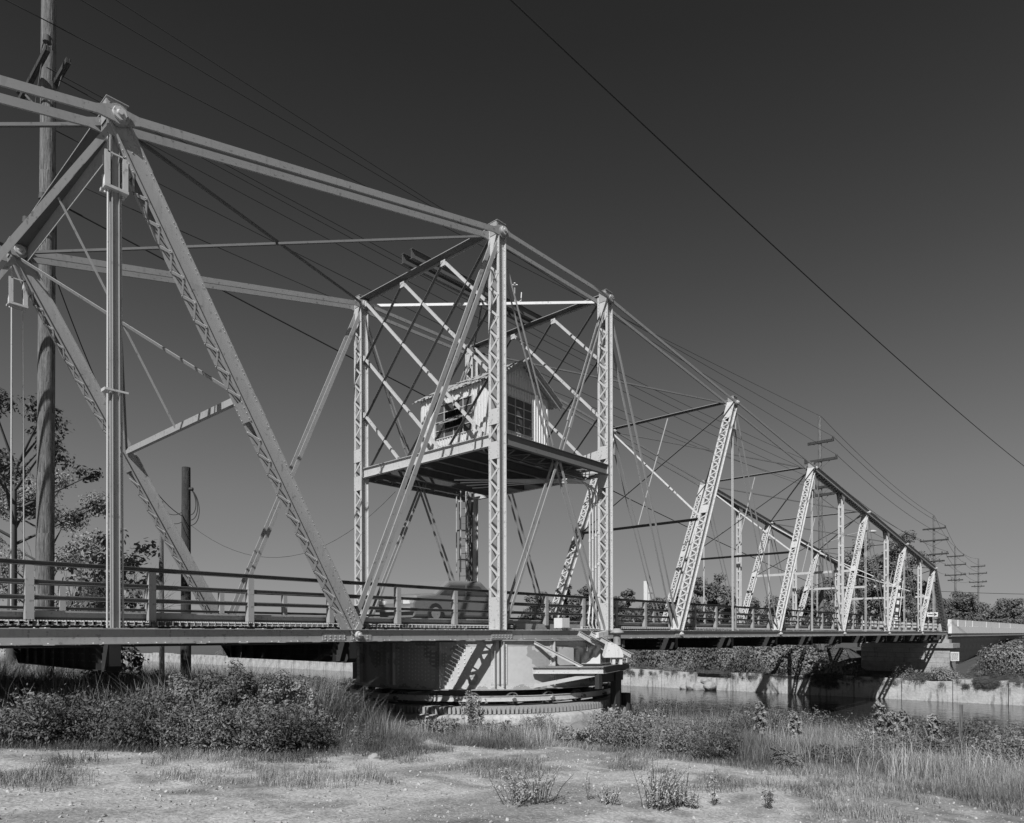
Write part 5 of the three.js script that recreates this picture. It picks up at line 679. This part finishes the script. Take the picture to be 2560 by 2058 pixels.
{ // shrubbery on the far bank and hanging over the canal wall
  const r = rng(21), gA = leafGeo([[0, 0, 0, 0.55, 0.75]], 260, 0.052, r), n = 5200, im = new THREE.InstancedMesh(gA, LM.mid, n), m = new THREE.Matrix4(), q = new THREE.Quaternion(), c = new THREE.Color(); for (let i = 0; i < n; i++) { let z, e; do { z = r() < 0.75 ? -42 + 58 * r() : -110 + 70 * r(); e = Math.pow(r(), 1.3) * 12; } while ((z > -5.5 && z < 5.0 && e > 4.5) || (z > -5.5 && z < 5.0 && r() < 0.75)); const x = wallX(z) + 0.75 + e; const big = fb2(x * 0.3, z * 0.3, 3, 55); let s = (0.35 + 2.2 * sm(0.42, 0.72, big)) * (0.6 + 0.7 * r()); const dense = fb2(x * 0.5 + 9, z * 0.5, 3, 66); if (z > 2 && z < 7 && e > 3) s *= 0.7; q.setFromAxisAngle(AY, r() * 6.28); m.compose(V3(x, farBank(x, z) + 0.3 * s, z), q, V3(s, s * (0.8 + 0.5 * r()), s)); im.setMatrixAt(i, m); const t = 0.55 + 0.9 * sm(0.35, 0.65, dense) * (0.7 + 0.5 * r()); c.setRGB(t, t, t); im.setColorAt(i, c); } im.name = 'bank_shrubbery'; im.userData = { kind: 'stuff', label: 'dense shrubs and vines covering the far bank above the canal wall', category: 'shrubbery' }; im.castShadow = im.receiveShadow = true; scene.add(im);
  const k = 420, iv = new THREE.InstancedMesh(gA, LM.dark, k); for (let i = 0; i < k; i++) { let z; const pick = r(); z = pick < 0.3 ? -3.5 + 2.0 * (r() + r() - 1) : pick < 0.5 ? 8.2 + 1.5 * (r() - 0.5) : -30 + 50 * r(); const drop = Math.pow(r(), 2) * (pick < 0.3 ? 1.1 : 0.45); q.setFromAxisAngle(AY, r() * 6.28); const s = 0.3 + 0.3 * r(); m.compose(V3(wallX(z) - 0.16, -3.70 - drop, z), q, V3(s, s, s)); iv.setMatrixAt(i, m); } iv.name = 'wall_vines'; iv.userData = { kind: 'stuff', label: 'dark vines hanging over the top of the canal wall', category: 'vines' }; iv.castShadow = iv.receiveShadow = true; scene.add(iv); }
// leafy shrubs on the near bank
function shrub(name, label, x, z, h, w, seed, o = {}) { const r = rng(seed), t = thing(name, label, o.cat ?? 'shrub', [x, ground(x, z), z], o.group), B = new Bld(), clumps = []; const ns = o.ns ?? 12; for (let i = 0; i < ns; i++) { const a = r() * 6.28, d = Math.sqrt(r()) * w / 2, hh = h * (0.5 + 0.5 * r()) * (1 - 0.35 * (2 * d / w) ** 2), e = V3(d * Math.cos(a), hh, d * Math.sin(a)); B.cyl(V3(e.x * 0.3, 0, e.z * 0.3), e, 0.012, 0.004, 4, false); const cr = (o.cr ?? 0.2) * w * (0.6 + 0.6 * r()); clumps.push([e.x, hh - cr * 0.5, e.z, cr, 0.9], [e.x * 0.7, hh * 0.55, e.z * 0.7, cr, 0.9]); } B.mesh('stems', LM.brown, t); mk('leaves', leafGeo(clumps, o.n ?? 1800, o.leaf ?? 0.075, r, 0, o.el ?? 1.8), o.mat ?? LM.mid, t); return t; }
{ const S = [[590, 1640, 13.2, 130, 'tallest leafy shrub left of the drum, under the second floor beam'], [500, 1652, 13.0, 120, 'broad shrub in front of the dark pole'], [690, 1665, 13.7, 110, 'shrub with pale leaves nearest the drum'], [420, 1672, 12.9, 110, 'shrub below the slender pole'], [770, 1710, 17.5, 76, 'low shrub beside the water left of the drum'], [830, 1722, 20, 90, 'sparse shrub at the water edge, left of the drum'], [30, 1690, 15.5, 80, 'shrub left of the thick pole at the picture edge'], [865, 1700, 27, 66, 'far shrub on the bank seen beside the drum'], [640, 1725, 12.9, 110, 'pale rounded shrub at the right front of the thicket'], [720, 1765, 14.4, 80, 'low pale shrub at the right end of the thicket']];
  S.forEach(([x, y, d, w, lab], i) => { const p = at(x, 1587, d), g0 = ground(p.x, p.z), h = Math.max(0.5, -(y - 1584) / 1747 * d - g0); shrub('thicket_shrub', lab, p.x, p.z, h, w * d / 1747 * 1.6, 300 + i * 11, { n: 15000, leaf: 0.028, el: 2.0, ns: 30, mat: i % 4 === 2 ? LM.light : i % 3 ? LM.mid : LM.dark, cr: 0.15, group: 'shrubs in the thicket left of the drum' }); });
  // feathery bushes in front of the pier and by the machinery
  const bush = (name, label, x, y, ybase, d, w, seed, o = {}) => { const p = at(x, 1587, d), g0 = ground(p.x, p.z), h = -(y - 1584) / 1747 * d - g0, r = rng(seed), t = thing(name, label, o.cat ?? 'weed', [p.x, g0, p.z], o.group); const B = new Bld(), lf = []; const n = o.n ?? 26; for (let i = 0; i < n; i++) { const a = r() * 6.28, sp = w / 2 * (0.3 + 0.8 * r()) , L = h * (0.55 + 0.45 * r()) , e = V3(sp * Math.cos(a), L, sp * Math.sin(a)), b0 = V3(e.x * 0.45, 0, e.z * 0.45), mid = b0.clone().lerp(e, 0.5).add(V3(-e.x * 0.1 + (r() - 0.5) * 0.06, 0.05 * h, -e.z * 0.1 + (r() - 0.5) * 0.06)); B.cyl(b0, mid, 0.007, 0.005, 4, false).cyl(mid, e, 0.005, 0.002, 4, false); for (let k = 0; k < (o.k ?? 22); k++) { const f = 0.2 + 0.8 * r(), q = f < 0.5 ? b0.clone().lerp(mid, f * 2) : mid.clone().lerp(e, f * 2 - 1); lf.push([q.x + (r() - 0.5) * 0.07, q.y, q.z + (r() - 0.5) * 0.07, 0.045, 1]); } } B.mesh('stems', LM.brown, t); mk('leaves', leafGeo(lf, lf.length * (o.per ?? 2), o.leaf ?? 0.035, r, 0, o.el ?? 2.6), o.mat ?? LM.light, t); return t; };
  bush('feathery_weed', 'feathery weed standing before the toothed rack', 1185, 1722, 1830, 17.0, 0.75, 401, { n: 22, cat: 'weed' }); bush('feathery_weed', 'low feathery weed left of the one before the rack', 1110, 1790, 1840, 16.6, 0.9, 402); bush('feathery_weed', 'weed clump against the pale pier, centre', 1250, 1800, 1845, 16.2, 1.0, 403); bush('feathery_weed', 'dark weed clump left of the pale pier', 1040, 1800, 1840, 17.2, 0.7, 404, { mat: LM.mid });
  bush('spiky_bush', 'large spiky bush in front of the machinery bracket', 1545, 1768, 1860, 16.5, 1.3, 405, { n: 60, k: 18, cat: 'bush', leaf: 0.03, el: 3.2 }); bush('spiky_bush', 'smaller bush left of the spiky bush at the pier', 1440, 1815, 1855, 15.8, 1.1, 406, { n: 30, cat: 'bush' });
  const near = { mat: LM.dry, per: 2, leaf: 0.013 }; bush('tall_weed', 'tall branching weed in the gravel, centre right', 1635, 1890, 1985, 8.5, 0.8, 411, { ...near, n: 26, k: 17 }); bush('tall_weed', 'branching weed right behind the tallest one in the gravel', 1700, 1905, 1985, 8.8, 0.6, 421, { ...near, n: 18, k: 16 }); bush('tall_weed', 'low spreading weed in the gravel, centre', 1340, 1905, 1985, 8.4, 0.95, 412, { ...near, n: 24, k: 16 }); bush('tall_weed', 'faint spreading weed left of the low spreading weed', 1290, 1935, 1985, 8.2, 0.7, 422, { ...near, n: 16, k: 14 }); bush('tall_weed', 'single upright weed right of the branching weed', 1782, 1905, 1985, 8.9, 0.05, 413, { ...near, n: 2, k: 70 }); bush('tall_weed', 'thin weed stalk left of the branching weed', 1470, 1895, 1985, 8.8, 0.1, 414, { ...near, n: 2, k: 16 }); bush('tall_weed', 'small weed at the right foot of the branching weed', 1730, 1960, 1985, 8.7, 0.3, 415, { ...near, n: 8 }); bush('tall_weed', 'small weed tuft at the bottom centre', 1520, 1955, 1990, 8.6, 0.4, 416, { ...near, n: 10 }); bush('tall_weed', 'tiny dark weed in the gravel at right', 1918, 1970, 1990, 8.9, 0.12, 417, { ...near, n: 5, mat: LM.dark });
  bush('stalk_weed', 'two dark dock stalks at the grass edge right of centre', 1945, 1858, 1895, 13.2, 0.25, 418, { n: 4, mat: LM.dark, k: 40 });
  // sumac-like saplings at the water edge
  const sumac = (label, x, y, d, w, seed) => { const p = at(x, 1587, d), g0 = ground(p.x, p.z), h = -(y - 1584) / 1747 * d - g0, r = rng(seed), t = thing('sumac_sapling', label, 'sapling', [p.x, g0, p.z], 'saplings at the water edge'), B = new Bld(), cl2 = []; B.cyl(V3(0, 0, 0), V3(0.03, h * 0.96, 0), 0.014, 0.006, 5, false); for (let i = 0; i < 16; i++) { const y2 = h * (0.35 + 0.65 * i / 15), a = i * 2.4, R = w * (0.35 + 0.5 * (1 - i / 16)) , e = V3(R * Math.cos(a), y2 - 0.05, R * Math.sin(a)); B.cyl(V3(0.02, y2, 0), e, 0.005, 0.003, 4, false); for (let k = 1; k <= 5; k++) { const q = V3(0.02, y2, 0).lerp(e, k / 5); cl2.push([q.x, q.y - 0.04 * k / 5, q.z, 0.055, 0.8]); } } B.mesh('stem', LM.brown, t); mk('leaves', leafGeo(cl2, cl2.length * 5, 0.055, r, 0, 2.4), LM.light, t); };
  sumac('tallest sapling at the water edge, drooping leaf crown', 2200, 1757, 17.5, 0.34, 501); sumac('sapling right beside the tallest one at the water edge', 2235, 1778, 17.2, 0.32, 502); sumac('sapling with an umbrella crown left of the stake', 2258, 1776, 17.4, 0.3, 503); sumac('lone sapling left of the wooden stake', 2335, 1785, 17.8, 0.26, 504); sumac('sapling standing before the water near the timber block', 1900, 1752, 18.5, 0.24, 505); sumac('low sapling left of the tall saplings', 1985, 1778, 18.2, 0.22, 506);
  S.length; const W2 = [[2240, 1830, 15.5, 90, 'broad leafy bush below the tall saplings'], [2310, 1840, 15.0, 70, 'bush right of the broad leafy bush'], [2150, 1855, 14.2, 70, 'dark low bush left of the broad leafy bush'], [2060, 1862, 14, 66, 'dark low bush at the grass edge'], [1965, 1885, 13.2, 40, 'small dark bush at the corner of the dirt track']]; W2.forEach(([x, y, d, w, lab], i) => { const p = at(x, 1587, d), g0 = ground(p.x, p.z), h = Math.max(0.35, -(y - 1584) / 1747 * d - g0); shrub('bank_bush', lab, p.x, p.z, h, w * d / 1747 * 1.6, 600 + i * 5, { n: 11000, leaf: 0.026, el: 2.2, ns: 22, mat: i % 2 ? LM.dark : LM.mid, cr: 0.16, group: 'bushes on the near bank at right' }); });
}
{ // tall grass and small weeds: nobody could count them
  const r = rng(31); const blade = (n, h, sp, w) => { const P = [], N = [], C = []; for (let i = 0; i < n; i++) { const a = r() * 6.28, d = sp * Math.sqrt(r()), x = d * Math.cos(a), z = d * Math.sin(a), L = h * (0.5 + 0.6 * r()), b = r() * 6.28, lean = L * (0.2 + 1.0 * r()), t = 0.6 + 0.7 * r(); const ux = Math.cos(b + 1.57) * w, uz = Math.sin(b + 1.57) * w, p0 = V3(x - ux, 0, z - uz), p1 = V3(x + ux, 0, z + uz), m0 = V3(x + Math.cos(b) * lean * 0.3 - ux * 0.8, L * 0.6, z + Math.sin(b) * lean * 0.3 - uz * 0.8), m1 = V3(m0.x + ux * 1.6, L * 0.6, m0.z + uz * 1.6), e = V3(x + Math.cos(b) * lean, L, z + Math.sin(b) * lean); const nn = V3(-Math.cos(b), 0.6, -Math.sin(b)).normalize(); for (const q of [p0, p1, m1, p0, m1, m0, m0, m1, e]) { P.push(q.x, q.y, q.z); N.push(nn.x, nn.y, nn.z); C.push(t, t, t); } } const g = new THREE.BufferGeometry(); g.setAttribute('position', new THREE.Float32BufferAttribute(P, 3)); g.setAttribute('normal', new THREE.Float32BufferAttribute(N, 3)); g.setAttribute('color', new THREE.Float32BufferAttribute(C, 3)); return g; };
  const place = (name, label, geo, mat, count, f) => { const ms = [], cs = [], m = new THREE.Matrix4(), q = new THREE.Quaternion(); let guard = 0; while (ms.length < count && guard++ < count * 40) { const x = -21 + 31 * r(), z = -16 + 35 * r(); if (Math.hypot(x, z) < 5.35 || x > bankX(z) + 0.5) continue; const v = V3(x, 0, z).sub(CAM), d = v.dot(FW); if (d < 5 || Math.abs(v.dot(RT) / d) > 0.8) continue; const s = f(x, z); if (s <= 0) continue; q.setFromAxisAngle(AY, r() * 6.28); m.compose(V3(x, ground(x, z) - 0.01, z), q, V3(s, s * (0.75 + 0.5 * r()), s)); ms.push(m.clone()); cs.push((0.45 + 1.0 * sm(0.3, 0.7, fb2(x * 0.55, z * 0.55, 4, 14))) * (0.7 + 0.5 * r())); } const im = new THREE.InstancedMesh(geo, mat, ms.length), c = new THREE.Color(); ms.forEach((k, i) => { im.setMatrixAt(i, k); c.setRGB(cs[i], cs[i], cs[i]); im.setColorAt(i, c); }); im.name = name; im.userData = { kind: 'stuff', label, category: 'grass' }; im.castShadow = im.receiveShadow = true; scene.add(im); };
  const rag = (x, z) => 1.4 * (fb2(x * 0.8, z * 0.8, 4, 70) - 0.5);
  const nearPier = (x, z) => sm(9.6, 7.6, Math.hypot(x, z)) * sm(-8.2, -6.6, x) * sm(3.5, 2.0, x);
  const tuft = (x, z) => fb2(x * 1.3, z * 1.3, 3, 330);
  const gTall = blade(20, 0.62, 0.20, 0.0035);
  place('tall_grass', 'tall wild grass and weeds growing on the near bank', gTall, LM.grass, 32000, (x, z) => { const d = edgeDist(x, z) + rag(x, z); if (d < 0.05) return 0; const k = nearPier(x, z), t = tuft(x, z); if (k > 0.5 && t < 0.5) return 0; return (x > -6 ? 0.72 : 1) * (0.25 + 0.6 * sm(0.0, 2.2, d)) * (1 + 0.7 * sm(0.6, 2.2, d) * sm(-6, -9, x)) * (1 - 0.55 * k) * (0.40 + 1.0 * t) * (0.5 + 0.8 * r()); });
  place('dry_grass', 'pale dry stalks standing among the green grass', blade(5, 0.8, 0.16, 0.003), LM.dry, 9000, (x, z) => { const d = edgeDist(x, z) + rag(x, z), k = nearPier(x, z); return d > 0.4 && fb2(x * 0.6, z * 0.6, 3, 440) > (x < -8 ? 0.40 : 0.48) ? (x < -8 ? 1.3 : 1) * (0.4 + 0.7 * r()) * (1 - 0.5 * k) : 0; });
  place('short_grass', 'short grass along the edge of the gravel', blade(14, 0.13, 0.13, 0.003), LM.grass, 12000, (x, z) => { const d = edgeDist(x, z) + rag(x, z), p = fb2(x * 1.1, z * 1.1, 3, 140); if (d < -3.2 || (d > 1.2 && nearPier(x, z) < 0.2)) return 0; if (d < -0.2 && p < 0.57) return 0; return 0.5 + 0.8 * r(); });
  place('leafy_weeds', 'leafy weeds mixed into the tall grass', leafGeo(Array.from({ length: 14 }, () => [(r() - 0.5) * 0.3, 0.08 + 0.5 * r(), (r() - 0.5) * 0.3, 0.08, 1]), 110, 0.021, r, 0, 2.4), LM.mid, 22000, (x, z) => { const d = edgeDist(x, z) + rag(x, z); const p = fb2(x * 0.45, z * 0.45, 3, 240); return d > 0.25 && p > (x < -6.5 ? 0.53 : 0.54) + 0.12 * (r() - 0.5) ? (0.5 + 0.8 * r()) * (1 - 0.4 * nearPier(x, z)) : 0; });
  // gravel stones lying on the drive
  const sg = new THREE.IcosahedronGeometry(1, 0), n = 9000, im = new THREE.InstancedMesh(sg, gm(0.52, { roughness: 1 }), n), m = new THREE.Matrix4(), q = new THREE.Quaternion(), c = new THREE.Color(); let k = 0; while (k < n) { const x = -18 + 15 * r(), z = 2 + 16 * r(); const v = V3(x, 0, z).sub(CAM), d = v.dot(FW); if (d < 6 || d > 16 || Math.abs(v.dot(RT) / d) > 0.8) continue; if (edgeDist(x, z) > 0.6) continue; const s = 0.005 + 0.020 * Math.pow(r(), 6); q.setFromEuler(new THREE.Euler(r() * 6, r() * 6, r() * 6)); m.compose(V3(x, ground(x, z) + s * 0.3, z), q, V3(s * (0.8 + 0.6 * r()), s * 0.7, s)); im.setMatrixAt(k, m); const t = 0.45 + 0.6 * r(); c.setRGB(t, t, t); im.setColorAt(k, c); k++; } im.name = 'gravel_stones'; im.userData = { kind: 'stuff', label: 'loose gravel stones on the pale drive', category: 'gravel' }; im.castShadow = im.receiveShadow = true; scene.add(im);
}
{ const r = rng(61); const st = (label, x, y, d, s, mat = M.stone) => { const p = at(x, 1587, d); const m = mk('stone', rock(s, r), mat); m.position.set(p.x, ground(p.x, p.z) + s * 0.2, p.z); top(m, 'stone', label, 'stone'); };
  st('white stone at the grass edge left of centre', 935, 1890, 11.8, 0.09); st('small white stone in the gravel at lower left', 470, 1960, 9.4, 0.05); st('pale flat stone at the edge of the thicket', 555, 1893, 11.0, 0.05); st('dark boulder against the pier below the machinery', 1455, 1800, 17.6, 0.42, M.stoneDark); st('flat pale rubble slab below the spiky bush', 1590, 1850, 15.6, 0.16); st('smaller rubble piece left of the flat slab', 1540, 1853, 15.5, 0.1); st('dark clod of rubble in the grass right of the bush', 1710, 1862, 14.8, 0.2, M.stoneDark); st('flat pale stone on the dirt in front of the pier', 1360, 1900, 13, 0.07);
  const b = at(1606, 1587, 21.2), tb = thing('timber_block', 'dark square timber block at the water edge', 'timber', [b.x, -3.35, b.z]); for (let i = 0; i < 4; i++) new Bld().obox(RT.clone().multiplyScalar(-0.17 + i * 0.112).setY(0.33 + 0.01 * (i % 2)), RT, AY, FW, 0.105, 0.66, 0.34).mesh('timber', M.woodDark, tb);
  const s = at(2402, 1587, 16.6), sk = thing('stake', 'thin weathered wooden stake standing in the grass by the water', 'stake', [s.x, ground(s.x, s.z), s.z]); new Bld().box(-0.03, 0.03, 0, -1.68 - ground(s.x, s.z), -0.035, 0.035).mesh('shaft', M.plank, sk);
  const pf = at(1570, 1587, 22.6), ff = thing('timber_fender', 'dark timber fender piles at the canal side of the pier', 'fender', [pf.x, -5.6, pf.z]); for (const [x, h] of [[-0.5, 3.3], [-0.1, 3.7], [0.35, 2.95]]) new Bld().cyl(V3(RT.x * x, 0, RT.z * x), V3(RT.x * x, h, RT.z * x), 0.2, 0.18, 10).mesh('pile', M.woodDark, ff);
}
renderer.render(scene, camera);
